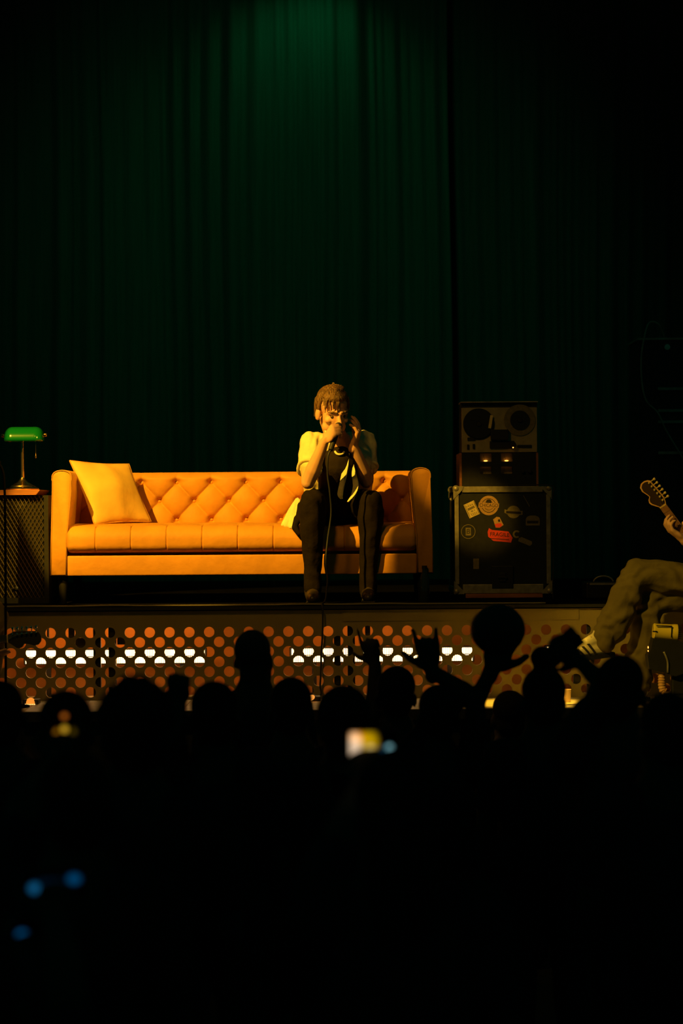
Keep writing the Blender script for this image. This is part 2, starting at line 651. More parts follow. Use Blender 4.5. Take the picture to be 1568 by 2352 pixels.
light_bar(58, 470, 'glowing amber light bar behind the perforated panel under the sofa, leftmost one')
light_bar(669, 1085, 'glowing amber light bar behind the perforated panel under the seated singer', 'added_glow_dim')
light_bar(1256, 1312, 'short glowing amber light bar behind the panel beside the striped trainer', None)

# ------------------------------------------------------------------ sofa
SX0, SX1 = -1.553, 0.487                 # outer faces of the arms
IX0, IX1 = -1.468, 0.402                 # inner faces
SEAT_T = 2.006
TOPZ = 2.298
so = thing('sofa', ((SX0 + SX1) / 2, 0.4, DECK), 'camel velvet tuxedo sofa with button-tufted back on the riser', 'sofa')
BY = 0.55                                # front of the tufted back
# base
obj('base_rail', MB().box2((IX0 + 0.002, 0.0, 1.738), (IX1 - 0.002, 0.80, 1.846), 0.008, 3), M['leather'], so, 40)
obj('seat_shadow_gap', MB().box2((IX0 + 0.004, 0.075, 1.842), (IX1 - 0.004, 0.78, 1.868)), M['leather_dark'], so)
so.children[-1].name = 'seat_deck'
# seat cushion: profile in (y, z) swept along x
prof = []
zb_, zt_, yf_, yk_ = 1.862, SEAT_T, -0.028, 0.60
prof += [(yk_, zb_)]
for k in range(7):
    an = -PI / 2 - (PI / 2) * k / 6
    prof.append((yf_ + 0.050 + 0.050 * math.cos(an), zb_ + 0.040 + 0.040 * math.sin(an)))
for k in range(9):
    an = PI - (PI / 2) * k / 8
    prof.append((yf_ + 0.085 + 0.085 * math.cos(an), zt_ - 0.075 + 0.075 * math.sin(an)))
for k in range(1, 13):
    t = k / 12
    prof.append((yf_ + 0.085 + (yk_ - yf_ - 0.085) * t, zt_ + 0.012 * math.sin(PI * t)))
np_ = len(prof)
cx0, cx1 = IX0 + 0.001, IX1 - 0.001
seam0 = P(219.5, 1230, 0).x
nx = 760
mbc = MB()
vs_, fs_ = [], []
cyz = (0.25, (zb_ + zt_) / 2)
for i in range(nx + 1):
    x = cx0 + (cx1 - cx0) * i / nx
    u = ((x - seam0) / 0.1895)
    du = abs(u - round(u)) * 0.1895
    pad = 0.0025 * (abs(math.sin(PI * u)) ** 0.6) - 0.0025
    pad -= 0.006 * math.exp(-(du / 0.0028) ** 2)
    e = min(x - cx0, cx1 - x)
    er = 0.03 * (1 - math.sqrt(max(0, 1 - (1 - min(e, 0.03) / 0.03) ** 2)))
    for k, (y_, z_) in enumerate(prof):
        # seams on the front face and the first part of the top
        wgt = 1.0 if y_ < 0.09 else max(0.0, 1 - (y_ - 0.09) / 0.05)
        wgt2 = wgt
        if k <= 1:
            wgt2 = 0
        vy, vz = cyz[0] - y_, cyz[1] - z_
        l_ = math.hypot(vy, vz)
        # tuft dip on top at the end of each seam
        tuft = 0.010 * math.exp(-((x - (seam0 + round(u) * 0.1895)) / 0.022) ** 2 - ((y_ - 0.11) / 0.03) ** 2)
        if z_ < cyz[1]:
            tuft = 0
        off = -pad * wgt2 + er
        # inward normal approx
        if y_ < yf_ + 0.05 and zb_ + 0.02 < z_ < zt_ - 0.03:
            d = (1, 0)
        elif z_ >= zt_ - 0.03:
            q = min(1, max(0, (y_ - yf_) / 0.06))
            d = (1 - q, -q)
            l2 = math.hypot(*d)
            d = (d[0] / l2, d[1] / l2)
        else:
            d = (0.7, 0.7) if y_ < 0.1 else (0, 1)
        sag = 0.012 * math.exp(-((x + 0.02) / 0.35) ** 2) * (1 if z_ > cyz[1] else 0)
        vs_.append((x, y_ + d[0] * off, z_ + d[1] * off - tuft - sag))
for i in range(nx):
    for k in range(np_):
        k2 = (k + 1) % np_
        fs_.append((i * np_ + k, i * np_ + k2, (i + 1) * np_ + k2, (i + 1) * np_ + k))
fs_.append(tuple(range(np_)))
fs_.append(tuple(nx * np_ + k for k in range(np_)))
mbc.add(vs_, fs_)
obj('seat_cushion', mbc, M['leather'], so, 60)
# tufted back
bx0 = P(325.5, 1108, BY).x
bz0 = P(325.5, 1109, BY).z
BS, RS_ = 0.1928, 0.1035
mbk = MB()
vs_, fs_ = [], []
nx, nz = 330, 70
zlo = 1.95


def tuft_h(x, z):
    a = (x - bx0) / BS
    bq = (z - bz0) / (2 * RS_)
    p, q = a + bq, a - bq
    dia = (abs(math.sin(PI * p)) * abs(math.sin(PI * q))) ** 0.42
    ch = abs(math.sin(PI * a)) ** 0.5
    t = sstep(0.0, 0.10, bq)
    h = 0.032 * ((1 - t) * dia + t * ch)
    # button dimples
    for r in (0, -1, -2):
        zz = bz0 + r * RS_
        oo = 0.5 if r == -1 else 0.0
        k = round(a - oo) + oo
        dx_, dz_ = x - (bx0 + k * BS), z - zz
        h -= 0.026 * math.exp(-(dx_ * dx_ + dz_ * dz_) / (0.019 ** 2))
    return h


for j in range(nz + 1):
    s_ = j / nz
    for i in range(nx + 1):
        x = IX0 + (IX1 - IX0) * i / nx
        # up the face, over the rounded top, down behind
        if s_ < 0.82:
            z = zlo + (TOPZ - 0.02 - zlo) * s_ / 0.82
            h = tuft_h(x, z)
            roundtop = 0.02 * sstep(TOPZ - 0.06, TOPZ - 0.02, z)
            y = BY + 0.10 * (z - 2.0) - h * (1 - sstep(TOPZ - 0.035, TOPZ - 0.02, z) * 0.5) + roundtop * 0.2
        else:
            an = (s_ - 0.82) / 0.18
            yb2 = BY + 0.10 * (TOPZ - 0.02 - 2.0) - tuft_h(x, TOPZ - 0.02) * 0.5 + 0.004
            y = yb2 + (0.84 - yb2) * an
            z = TOPZ - 0.02 + 0.02 * math.sin(min(1, an * 4) * PI / 2)
        vs_.append((x, y, z))
for j in range(nz):
    for i in range(nx):
        k = j * (nx + 1) + i
        fs_.append((k, k + 1, k + nx + 2, k + nx + 1))
mbk.add(vs_, fs_)
backo = obj('backrest', mbk, M['leather'], so, 180, fix=False)
obj('back_shell', MB().box2((IX0, 0.70, 1.75), (IX1, 0.838, TOPZ - 0.012)), M['leather'], so)
# buttons
bmesh_btn = None
for r in (0, -1, -2):
    oo = 0.5 if r == -1 else 0.0
    k0 = math.ceil((IX0 + 0.04 - bx0) / BS - oo)
    k1 = math.floor((IX1 - 0.04 - bx0) / BS - oo)
    for k in range(k0, k1 + 1):
        x = bx0 + (k + oo) * BS
        z = bz0 + r * RS_
        c = Vector((x, BY + 0.10 * (z - 2.0) - tuft_h(x, z) - 0.007, z))
        if bmesh_btn is None:
            bmesh_btn = obj('button', MB().ell((0, 0, 0), (0.0115, 0.008, 0.0115), seg=12, rings=8), M['leather'], None, 180)
            bb = bmesh_btn
        else:
            bb = bmesh_btn.copy()
            COL.objects.link(bb)
        bb.parent = backo
        bb.location = c - org(so)


# arms: side profile lofted front to back with a rounded top, slightly flaring
def sofa_arm(s, xin, xout):
    mb = MB()
    secs = []
    ys = [-0.004, 0.0, 0.012, 0.04, 0.2, 0.4, 0.6, 0.8, 0.83, 0.845]
    for yi, y_ in enumerate(ys):
        shrink = {0: 0.010, 1: 0.004, len(ys) - 1: 0.008}.get(yi, 0.0)
        sec = []
        n = 14
        flare = 0.012 * s                # bulge of the inner face near the top
        wtop = 0.030
        zt = TOPZ + 0.008
        zb = 1.738
        outer = [(xout + s * 0.000, zb + shrink), (xout + s * 0.004, zb + 0.2), (xout + s * 0.012, zb + 0.45),
                 (xout + s * 0.013, zt - 0.06)]
        inner = [(xin + s * wtop * 1.0, zt - 0.06), (xin + s * wtop, zb + 0.45), (xin + s * 0.018, zb + 0.33), (xin + s * 0.003, zb + 0.2),
                 (xin, zb + shrink)]
        top = []
        xc = (outer[-1][0] + inner[0][0]) / 2
        hw = abs(outer[-1][0] - inner[0][0]) / 2 + 0.003
        for k in range(n + 1):
            an = PI - PI * k / n
            top.append((xc + s * hw * math.cos(an), zt - 0.05 + 0.05 * abs(math.sin(an)) ** 0.6 - shrink))
        # wrinkles on the inner edge
        sec = outer + top + inner
        cxm = (xin + xout) / 2
        sec = [(cxm + (x - cxm) * (1 - shrink * 10), z) for x, z in sec]
        secs.append([(x, y_, z) for x, z in sec])
    m_ = len(secs[0])
    for sec in secs:
        mb.v.extend(sec)
    for i in range(len(secs) - 1):
        for k in range(m_):
            k2 = (k + 1) % m_
            mb.f.append((i * m_ + k, i * m_ + k2, (i + 1) * m_ + k2, (i + 1) * m_ + k))
    mb.f.append(tuple(range(m_)))
    mb.f.append(tuple((len(secs) - 1) * m_ + k for k in range(m_)))
    ao = obj('arm', mb, M['leather'], so, 50)
    pip = MB().tube([(p[0], -0.004, p[2]) for p in secs[1][:len(secs[1])]], 0.0035, 6)
    obj('piping', pip, M['leather_dark'], ao, 180)
    return ao


sofa_arm(1, IX0, SX0)
sofa_arm(-1, IX1, SX1)
for lx in (SX0 + 0.06, SX1 - 0.06):
    for ly in (0.06, 0.77):
        obj('leg', MB().lathe([(0.016, 0), (0.018, 0.01), (0.026, 0.135), (0.028, 0.15)], (lx, ly, DECK), seg=12), M['black_wood'], so, 40)

# ------------------------------------------------------------------ pillow
pl = thing('pillow', P(270, 1205, 0.28), 'plain gold square scatter pillow leaning in the sofa corner', 'pillow')
TL, TR, BR_, BL = P(160, 1058, 0.30), P(296, 1066, 0.46), P(347, 1198, 0.33), P(217, 1207, 0.16)
BL.z = max(BL.z, SEAT_T + 0.004)
BR_.z = max(BR_.z, SEAT_T + 0.004)
n = 26
vs_, fs_ = [], []
nrm = (TR - TL).cross(BL - TL).normalized()
if nrm.y > 0:
    nrm = -nrm


def pil(u, v, side):
    eu, ev = 1 - abs(2 * u - 1), 1 - abs(2 * v - 1)
    base = TL * (1 - u) * (1 - v) + TR * u * (1 - v) + BR_ * u * v + BL * (1 - u) * v
    c = (TL + TR + BR_ + BL) / 4
    # edges draw inwards between the corners
    pin = 0.05 * ((1 - eu) * math.sin(PI * v) ** 1 + (1 - ev) * math.sin(PI * u))
    base = base + (c - base) * pin
    th = 0.075 * (min(1, eu * 1.1) ** 0.55) * (min(1, ev * 1.1) ** 0.55)
    wr = 0.006 * math.sin(9 * u + 5 * v) * eu * ev + 0.004 * math.sin(17 * u - 8 * v) * (1 - ev) * eu
    return base + nrm * side * (th + wr + 0.003)


for side in (1, -1):
    o_ = len(vs_)
    for j in range(n + 1):
        for i in range(n + 1):
            vs_.append(pil(i / n, j / n, side))
    for j in range(n):
        for i in range(n):
            k = o_ + j * (n + 1) + i
            fs_.append((k, k + 1, k + n + 2, k + n + 1))
ring = [i for i in range(n + 1)] + [j * (n + 1) + n for j in range(1, n + 1)] + [n * (n + 1) + i for i in range(n - 1, -1, -1)] + \
       [j * (n + 1) for j in range(n - 1, 0, -1)]
N2 = (n + 1) ** 2
for k in range(len(ring)):
    a, c = ring[k], ring[(k + 1) % len(ring)]
    fs_.append((a, c, c + N2, a + N2))
# keep the pillow on the seat
obj('cover', MB().add(vs_, fs_), M['pillow'], pl, 180)
edge = [(Vector(vs_[a]) + Vector(vs_[a + N2])) / 2 for a in ring]
obj('piping', MB().tube(edge + [edge[0]], 0.0045, 6), M['leather_dark'], pl, 180)

# ------------------------------------------------------------------ speaker cabinet with the bank lamp
yc = 0.26
cb0, cb1 = P(-150, 1200, yc).x, P(111, 1200, yc).x
ztop = P(60, 1125, yc).z
sp = thing('speaker_cabinet', ((cb0 + cb1) / 2, yc + 0.25, DECK), 'dark speaker cabinet with diamond wire grille under the green desk lamp', 'speaker')
obj('body', MB().box2((cb0 + 0.005, yc + 0.03, DECK), (cb1 - 0.002, yc + 0.5, ztop - 0.03)), M['laminate'], sp)
obj('grille_cloth', MB().box2((cb0 + 0.03, yc + 0.022, DECK + 0.03), (cb1 - 0.03, yc + 0.0295, ztop - 0.035)), M['cloth_dark'], sp)
tx = P(93, 1130, yc).x
obj('top_board', MB().prism([(cb0 - 0.01, 0), (tx, 0), (tx - 0.022, -0.028), (cb0 - 0.01, -0.028)], X, Z, Y, (0, yc - 0.02, ztop), 0.46),
    M['wood'], sp)
for (xa, xb) in ((cb0, cb0 + 0.025), (cb1 - 0.024, cb1)):
    obj('frame_post', MB().box2((xa, yc, DECK), (xb, yc + 0.029, ztop - 0.031)), M['laminate'], sp)
obj('frame_rail', MB().box2((cb0 + 0.026, yc, DECK), (cb1 - 0.025, yc + 0.029, DECK + 0.03)), M['laminate'], sp)
# woven diamond grille, both directions of wire
gx0, gx1, gz0, gz1 = cb0 + 0.026, cb1 - 0.025, DECK + 0.031, ztop - 0.032
mbw = MB()
slope = 1.75


def clipline(x, z, sl):
    pts = []
    for zz in (gz0, gz1):
        xx = x + (zz - z) / sl
        pts.append((xx, zz))
    (xa, za), (xb, zb) = pts
    out = []
    for (px_, pz_), (qx, qz) in (((xa, za), (xb, zb)), ((xb, zb), (xa, za))):
        if px_ < gx0:
            pz_, px_ = pz_ + (gx0 - px_) * sl, gx0
        if px_ > gx1:
            pz_, px_ = pz_ + (gx1 - px_) * sl, gx1
        out.append((px_, pz_))
    if out[0][1] < gz0 - 1e-6 or out[0][1] > gz1 + 1e-6 or out[1][1] < gz0 - 1e-6 or out[1][1] > gz1 + 1e-6:
        return None
    return out


k = -60
for k in range(-60, 60):
    x = gx0 + k * 0.0225
    for sl in (slope, -slope):
        q = clipline(x, gz0, sl)
        if q and (Vector(q[0]) - Vector(q[1])).length > 0.01:
            yy = yc + 0.012 + (0.003 if sl > 0 else 0)
            mbw.tube([(q[0][0], yy, q[0][1]), (q[1][0], yy, q[1][1])], 0.0021 if sl < 0 else 0.0016, 5)
og = obj('wire_grille', mbw, M['mesh'], sp)
og['kind'] = 'stuff'
og['label'] = 'woven diamond wire mesh'
c = P(37, 1351, yc - 0.01)
obj('badge', MB().lathe([(0.0, 0), (0.010, 0.0), (0.010, 0.012), (0.0, 0.014)], (c.x, yc + 0.012, c.z), (0, -1, 0), 16), M['steel'], sp, 40)

yl = 0.36
lb = P(52, 1124, yl)
lb.z = ztop
lm = thing('bank_lamp', lb, 'brass desk lamp with green glass shade on the speaker cabinet', 'lamp')
obj('base', MB().lathe([(0.0, 0.0), (0.088, 0.0), (0.09, 0.006), (0.084, 0.013), (0.07, 0.017), (0.066, 0.024), (0.05, 0.029), (0.046, 0.034),
                        (0.03, 0.042), (0.018, 0.055), (0.012, 0.068)], lb, seg=36), M['brass'], lm, 40)
zs_ = P(52, 988, yl).z
obj('stem', MB().lathe([(0.0105, 0.06), (0.0095, 0.12), (0.0085, zs_ - lb.z)], lb, seg=16), M['brass'], lm, 40)
# shade: half barrel of green glass lying along x
xa, xb = P(10, 998, yl).x, P(101, 998, yl).x
zsb = P(52, 1013, yl).z
nseg, nr = 40, 14
vs_, fs_ = [], []
for i in range(nseg + 1):
    t = i / nseg
    x = xa + (xb - xa) * t
    e = min(t, 1 - t) * (xb - xa)
    k = math.sqrt(max(0.0, 1 - (1 - min(1, e / 0.045)) ** 2))
    k = 0.35 + 0.65 * k
    for j in range(nr + 1):
        an = PI * (-0.02 + 1.04 * j / nr)
        rr = 0.078
        vs_.append((x, yl - 0.075 * k * math.cos(an), zsb + rr * k * max(-0.05, math.sin(an)) ** 1.0 if math.sin(an) > 0 else zsb + rr * 0.3 * math.sin(an)))
for i in range(nseg):
    for j in range(nr):
        k = i * (nr + 1) + j
        fs_.append((k, k + 1, k + nr + 2, k + nr + 1))
fs_.append(tuple(range(nr + 1)))
fs_.append(tuple(nseg * (nr + 1) + j for j in range(nr + 1)))
shd = obj('shade', MB().add(vs_, fs_), M['green_glass'], lm, 70)
sdm = shd.modifiers.new('thick', 'SOLIDIFY')
sdm.thickness = 0.004
for s, xx in ((-1, xa), (1, xb)):
    prf = [(0.004, 0), (0.011, 0.002), (0.011, 0.005), (0.005, 0.006), (0.011, 0.008), (0.011, 0.011), (0.005, 0.012), (0.010, 0.014), (0.009, 0.017), (0.0, 0.019)]
    obj('finial', MB().lathe(prf, (xx - s * 0.001, yl, P(100, 999, yl).z + (0 if s > 0 else -0.002)), (s, 0, 0), 16), M['brass'], lm, 40)
obj('yoke', MB().tube([(xa - 0.004, yl, zsb + 0.03), (xa + 0.05, yl + 0.02, zsb + 0.012), (lb.x, yl, zsb + 0.008), (xb - 0.05, yl + 0.02, zsb + 0.012),
                       (xb + 0.004, yl, zsb + 0.03)], 0.004, 8), M['brass'], lm, 180)
chx = P(83, 1030, yl)
obj('pull_chain', MB().tube([(chx.x, yl - 0.02, zsb + 0.02), (chx.x, yl - 0.02, P(83, 1040, yl).z)], 0.0012, 6).lathe(
    [(0.0, 0), (0.005, 0.004), (0.006, 0.010), (0.003, 0.022), (0.002, 0.03)], (chx.x, yl - 0.02, P(83, 1053, yl).z), seg=12), M['brass'], lm, 40)

# ------------------------------------------------------------------ flight case with stickers
yf = 0.25
A, B = P(1042, 1120, yf), P(1267, 1370, yf)
fx0, fx1 = A.x, B.x
fz1 = P(1150, 1117, yf).z
fz0 = DECK + 0.035
fc = thing('flight_case', ((fx0 + fx1) / 2, yf + 0.3, DECK), 'black flight case with aluminium edges, covered in stickers', 'case')
obj('body', MB().box2((fx0 + 0.012, yf + 0.010, fz0 + 0.01), (fx1 - 0.012, yf + 0.59, fz1 - 0.01)), M['laminate'], fc)
ew = 0.030
edges = []
for zz in (0, 1):
    z0, z1 = (fz1 - 0.033, fz1) if zz else (fz0, fz0 + 0.05)
    for (ya, yb_) in ((yf, yf + 0.009), (yf + 0.591, yf + 0.6)):
        obj('edge_strip', MB().box2((fx0 + 0.045, ya, z0), (fx1 - 0.045, yb_, z1), 0.003), M['alu'], fc)
for xx in (fx0, fx1):
    xa_, xb_ = (xx, xx + ew) if xx == fx0 else (xx - ew, xx)
    for ya in (yf, yf + 0.591):
        obj('edge_strip', MB().box2((xa_ + 0.003, ya, fz0 + 0.05), (xb_ - 0.003, ya + 0.009, fz1 - 0.045), 0.003), M['alu'], fc)
    xo = (xx, xx + 0.011) if xx == fx0 else (xx - 0.011, xx)
    for zz in ((fz1 - 0.03, fz1), (fz0, fz0 + 0.03)):
        obj('edge_strip', MB().box2((xo[0], yf + 0.04, zz[0]), (xo[1], yf + 0.56, zz[1]), 0.003), M['alu'], fc)
for xx in (fx0, fx1):
    for zz in (fz0, fz1):
        for yy in (yf, yf + 0.6):
            sx, sz, sy = (1 if xx == fx0 else -1), (1 if zz == fz0 else -1), (1 if yy == yf else -1)
            c = Vector((xx + sx * 0.012, yy + sy * 0.010, zz + sz * 0.012))
            mb = MB().ell(c, 0.020, seg=14, rings=10)
            mb.prism([(0, 0), (sx * 0.055, 0), (sx * 0.05, sz * 0.018), (sx * 0.02, sz * 0.05), (0, sz * 0.07)], X, Z, Y,
                     (xx - sx * 0.002, yy - sy * 0.003, zz - sz * 0.002), sy * 0.006)
            mb.prism([(0, 0), (sy * 0.055, 0), (sy * 0.02, sz * 0.05), (0, sz * 0.07)], Y, Z, X, (xx - sx * 0.003, yy, zz), sx * 0.004)
            obj('ball_corner', mb, M['alu'], fc, 40)
# base plank and casters
obj('base_plank', MB().box2((fx0 + 0.06, yf + 0.0, DECK + 0.012), (fx1 - 0.05, yf + 0.58, DECK + 0.034)), M['wood'], fc)
for xx in (fx0 + 0.10, fx1 - 0.10):
    for yy in (yf + 0.08, yf + 0.5):
        obj('caster', MB().lathe([(0.0, -0.012), (0.010, -0.012), (0.010, 0.012), (0, 0.012)], (xx, yy, DECK + 0.0105), (1, 0, 0), 14), M['rubber'], fc, 40)
# recessed latch dish
c = P(1154, 1326, yf)
obj('latch_dish', MB().box((c.x, yf + 0.004, c.z), (0.118, 0.012, 0.125), None, 0.004), M['black'], fc)
obj('latch', MB().box((c.x, yf - 0.004, c.z), (0.035, 0.008, 0.05), None, 0.003).box((c.x, yf - 0.010, c.z), (0.05, 0.006, 0.012), None, 0.002), M['black'], fc)


def sticker(name, poly, m, cpx, cpy, ang=0.0, lab=None):
    """flat paper sticker on the case front; poly in pixels about its centre (y up)"""
    k = (yf - CY) / F
    c = P(cpx, cpy, yf + 0.010)
    xx = Vector((math.cos(ang), 0, math.sin(ang)))
    zz = Vector((-math.sin(ang), 0, math.cos(ang)))
    o = obj(name, MB().prism([(a * k, b_ * k) for a, b_ in poly], xx, zz, NY, c, 0.0012), m, fc)
    if lab:
        o['label'] = lab
    return o, c + NY * 0.0014, xx, zz, k


def ring(r0, r1, n=32, sx=1.0):
    mb = MB()
    vs_ = [(r * math.cos(2 * PI * k / n) * sx, r * math.sin(2 * PI * k / n)) for r in (r0, r1) for k in range(n)]
    return vs_, [(k, (k + 1) % n, n + (k + 1) % n, n + k) for k in range(n)]


def flat(name, pts2, faces, m, c, xx, zz, k, parent, t=0.0006):
    mb = MB().add([c + xx * (a * k) + zz * (b_ * k) + NY * t for a, b_ in pts2], faces)
    return obj(name, mb, m, parent, fix=False)


def circ(r, n=32, sx=1.0):
    return [(r * math.cos(2 * PI * k / n) * sx, r * math.sin(2 * PI * k / n)) for k in range(n)]


# cream rectangular sticker with unreadable print
o_, c, xx, zz, k = sticker('sticker', [(-13, -17), (13, -17), (13, 17), (-13, 17)], M['paper'], 1083, 1170, R(24), 'cream rectangular sticker')
mbp = MB()
for (cx_, cz_, w_, h_) in [(-1, 10, 16, 2.2), (0, 3, 17, 5.5), (-1, -4, 5, 4), (5, -4, 3, 4), (1, -10, 14, 1.5), (1, -13, 14, 1.5)]:
    n0 = 7
    for q in range(n0):
        xa_ = cx_ - w_ / 2 + w_ * q / n0
        if h_ > 5 or q % 2 == 0 or w_ < 6:
            mbp.add([c + xx * ((xa_ + dx_) * k) + zz * ((cz_ + dz_) * k) + NY * 0.0004 for dx_, dz_ in
                     ((0.2, -h_ / 2), (w_ / n0 * 0.75, -h_ / 2), (w_ / n0 * 0.75, h_ / 2), (0.2, h_ / 2))], [(0, 1, 2, 3)])
for xe in (-11.6, 11.2):
    mbp.add([c + xx * ((xe + dx_) * k) + zz * (dz_ * k) + NY * 0.0004 for dx_, dz_ in ((0, -16), (1, -16), (1, 16), (0, 16))], [(0, 1, 2, 3)])
obj('print', mbp, M['ink'], o_, fix=False)
# round CHICAGO sticker with banner
o_, c, xx, zz, k = sticker('sticker', circ(22.5), M['paper_tan'], 1122, 1161, R(-2), 'round tan sticker reading CHICAGO')
flat('print', *ring(15.2, 16.4), M['ink'], c, xx, zz, k, o_)
flat('print', *ring(10.0, 10.8), M['ink'], c, xx, zz, k, o_)
flat('print', [(x_, z_ + 8) for x_, z_ in circ(6.5, 20)], [tuple(range(20))], M['ink'], c, xx, zz, k, o_, 0.0005)
o2 = obj('banner', MB().prism([(-24 * k, -6 * k), (23 * k, -5 * k), (24 * k, 5 * k), (-23 * k, 6.5 * k)], xx, zz, NY, c + NY * 0.0006, 0.0008), M['paper_tan'], o_)
obj('lettering', text_mb('CHICAGO', 11 * k, c, xx, zz, NY, 0.0019, 42 * k), M['ink'], o_, fix=False)
# oval banner sticker
o_, c, xx, zz, k = sticker('sticker', circ(14.5, 32, 1.05), M['paper_dim'], 1179, 1176, R(-4), 'dim oval sticker with a dark banner')
o2 = obj('banner', MB().prism([(q[0] * k, q[1] * k) for q in [(-21, -3), (-14, -6), (14, -6), (21, -5), (21, 4), (14, 3), (-14, 3), (-21, 5)]], xx, zz, NY, c + NY * 0.0004, 0.0008),
         M['paper_dim'], o_)
flat('print', [(-17, -4), (17, -4), (17, 1.5), (-17, 1.5)], [(0, 1, 2, 3)], M['ink'], c, xx, zz, k, o_, 0.0018)
# small torn sticker with a red foot
o_, c, xx, zz, k = sticker('sticker', [(-11, 6), (-3, 12), (4, 11), (13, -7), (4, -13), (-5, -13)], M['paper_tan'], 1143, 1199, 0, 'small torn tan sticker with a red patch')
flat('print', [(-8, -5), (0, -3), (8, -3), (10, -8), (4, -12.4), (-4.6, -12.4)], [(0, 1, 2, 3, 4, 5)], M['paper_red'], c, xx, zz, k, o_, 0.0004)
flat('print', [(0, 5), (4, 7), (6, 1), (1, 0)], [(0, 1, 2, 3)], M['ink'], c, xx, zz, k, o_, 0.0005)
# red FRAGILE sticker
o_, c, xx, zz, k = sticker('sticker', [(-28, 7), (-25, 16), (-18, 12), (20, 10), (30, -4), (27, -15), (-14, -13), (-26, -4)], M['paper_red'], 1147, 1230, R(-3),
                           'torn red sticker reading FRAGILE')
obj('lettering', text_mb('FRAGILE', 13 * k, c + zz * (2 * k), xx, zz, NY, 0.0006, 44 * k), M['ink'], o_, fix=False)
flat('print', [(-22, -7), (22, -8), (22, -9.3), (-22, -8.3)], [(0, 1, 2, 3)], M['ink'], c, xx, zz, k, o_)
# letter C sticker
mbC = [(r_ * math.cos(R(a)), r_ * math.sin(R(a))) for r_ in (9,) for a in range(40, 325, 15)] + [(5 * math.cos(R(a)), 5 * math.sin(R(a))) for a in range(310, 35, -15)]
sticker('sticker', mbC, M['paper_dim'], 1186, 1227, 0, 'olive C shaped sticker')
sticker('sticker', [(-16, -2), (12, -8), (16, -3), (15, 3), (-10, 9), (-16, 5)], M['paper_dim'], 1206, 1244, R(-10), 'dull sticker scrap')
# rounded badge sticker
o_, c, xx, zz, k = sticker('sticker', [(-16, -11), (16, -11), (16, 4), (13, 9), (6, 12), (-6, 12), (-13, 9), (-16, 4)], M['paper_dim'], 1223, 1196, 0, 'dim arched badge sticker')
flat('print', [(-13, -6), (13, -6), (13, 0), (-13, 0)], [(0, 1, 2, 3)], M['ink'], c, xx, zz, k, o_)
# ring sticker with B
o_, c, xx, zz, k = sticker('sticker', circ(17.5), M['laminate'], 1075, 1221, 0, 'dark round sticker with a letter B')
flat('print', *ring(15.2, 16.6), M['paper_dim'], c, xx, zz, k, o_)
flat('print', [(-6, -9), (6, -9), (6, 9), (-6, 9)], [(0, 1, 2, 3)], M['paper_dim'], c, xx, zz, k, o_, 0.0003)
obj('lettering', text_mb('B', 16 * k, c, xx, zz, NY, 0.0008), M['ink'], o_, fix=False)
sticker('sticker', [(-6.5, -12), (6.5, -12), (6.5, 12), (-6.5, 12)], M['paper_dim'], 1093, 1295, 0, 'small dull upright label')
o_, c, xx, zz, k = sticker('sticker', [(-20, 10), (14, 12), (16, -2), (-2, -14)], M['laminate'], 1219, 1150, R(-8), 'dark pennant sticker')
flat('print', [(-20, 10), (-2, -14), (-1, -13), (-18, 9)], [(0, 1, 2, 3)], M['paper_dim'], c, xx, zz, k, o_)

# ------------------------------------------------------------------ meter unit and tape recorder on the case
yr = 0.34
mx0, mx1 = P(1055, 1080, yr).x, P(1236, 1080, yr).x
mz0, mz1 = fz1, P(1145, 1040, yr).z
mu = thing('meter_unit', ((mx0 + mx1) / 2, yr + 0.2, mz0), 'black rack unit with two glowing meters under the tape recorder', 'amplifier')
obj('side_panel', MB().box2((mx0, yr, mz0 + 0.001), (mx0 + 0.012, yr + 0.38, mz1)), M['wood'], mu)
obj('side_panel', MB().box2((mx1 - 0.012, yr, mz0 + 0.001), (mx1, yr + 0.38, mz1)), M['wood'], mu)
# faceplate with real openings for the meters
wins = []
for (xa_, xb_) in ((1102, 1129), (1150, 1177)):
    for (ya_, yb2) in ((1041, 1060), (1072, 1088)):
        pa, pb = P(xa_, ya_, yr), P(xb_, yb2, yr)
        wins.append((pa.x, pb.x, pb.z, pa.z))
mbf = MB()
xs_ = sorted({mx0 + 0.013, mx1 - 0.013, *[v for w_ in (wins[0], wins[2]) for v in w_[:2]]})
zz0 = [mz0 + 0.001, min(wins[1][2], wins[3][2]), max(wins[1][3], wins[3][3]), min(wins[0][2], wins[2][2]), max(wins[0][3], wins[2][3]), mz1 - 0.001]
for zi in range(5):
    for xi in range(len(xs_) - 1):
        if zi in (1, 3) and xi in (1, 3):
            continue
        mbf.box2((xs_[xi], yr, zz0[zi]), (xs_[xi + 1], yr + 0.014, zz0[zi + 1]))
obj('face_plate', mbf, M['laminate'], mu)
obj('case', MB().box2((mx0 + 0.013, yr + 0.05, mz0 + 0.001), (mx1 - 0.013, yr + 0.38, mz1 - 0.001)), M['laminate'], mu)
for i_, (xa_, xb_, za_, zb2) in enumerate(wins):
    zi = 3 if i_ % 2 == 0 else 1
    d_ = obj('meter', MB().box2((xa_, yr + 0.038, zz0[zi]), (xb_, yr + 0.0495, zz0[zi + 1])), M['dial'], mu)
    obj('needle', MB().tube([((xa_ + xb_) / 2, yr + 0.0365, zz0[zi]), ((xa_ + xb_) / 2 - 0.012, yr + 0.0365, zz0[zi + 1] - 0.008)], 0.0006, 5), M['ink'], d_)
    if zi == 3:
        obj('meter_bulb', MB().ell(((xa_ + xb_) / 2, yr + 0.028, zz0[zi] + 0.005), (0.011, 0.006, 0.0035), seg=12, rings=8), M['bulb_small'], d_, 180)
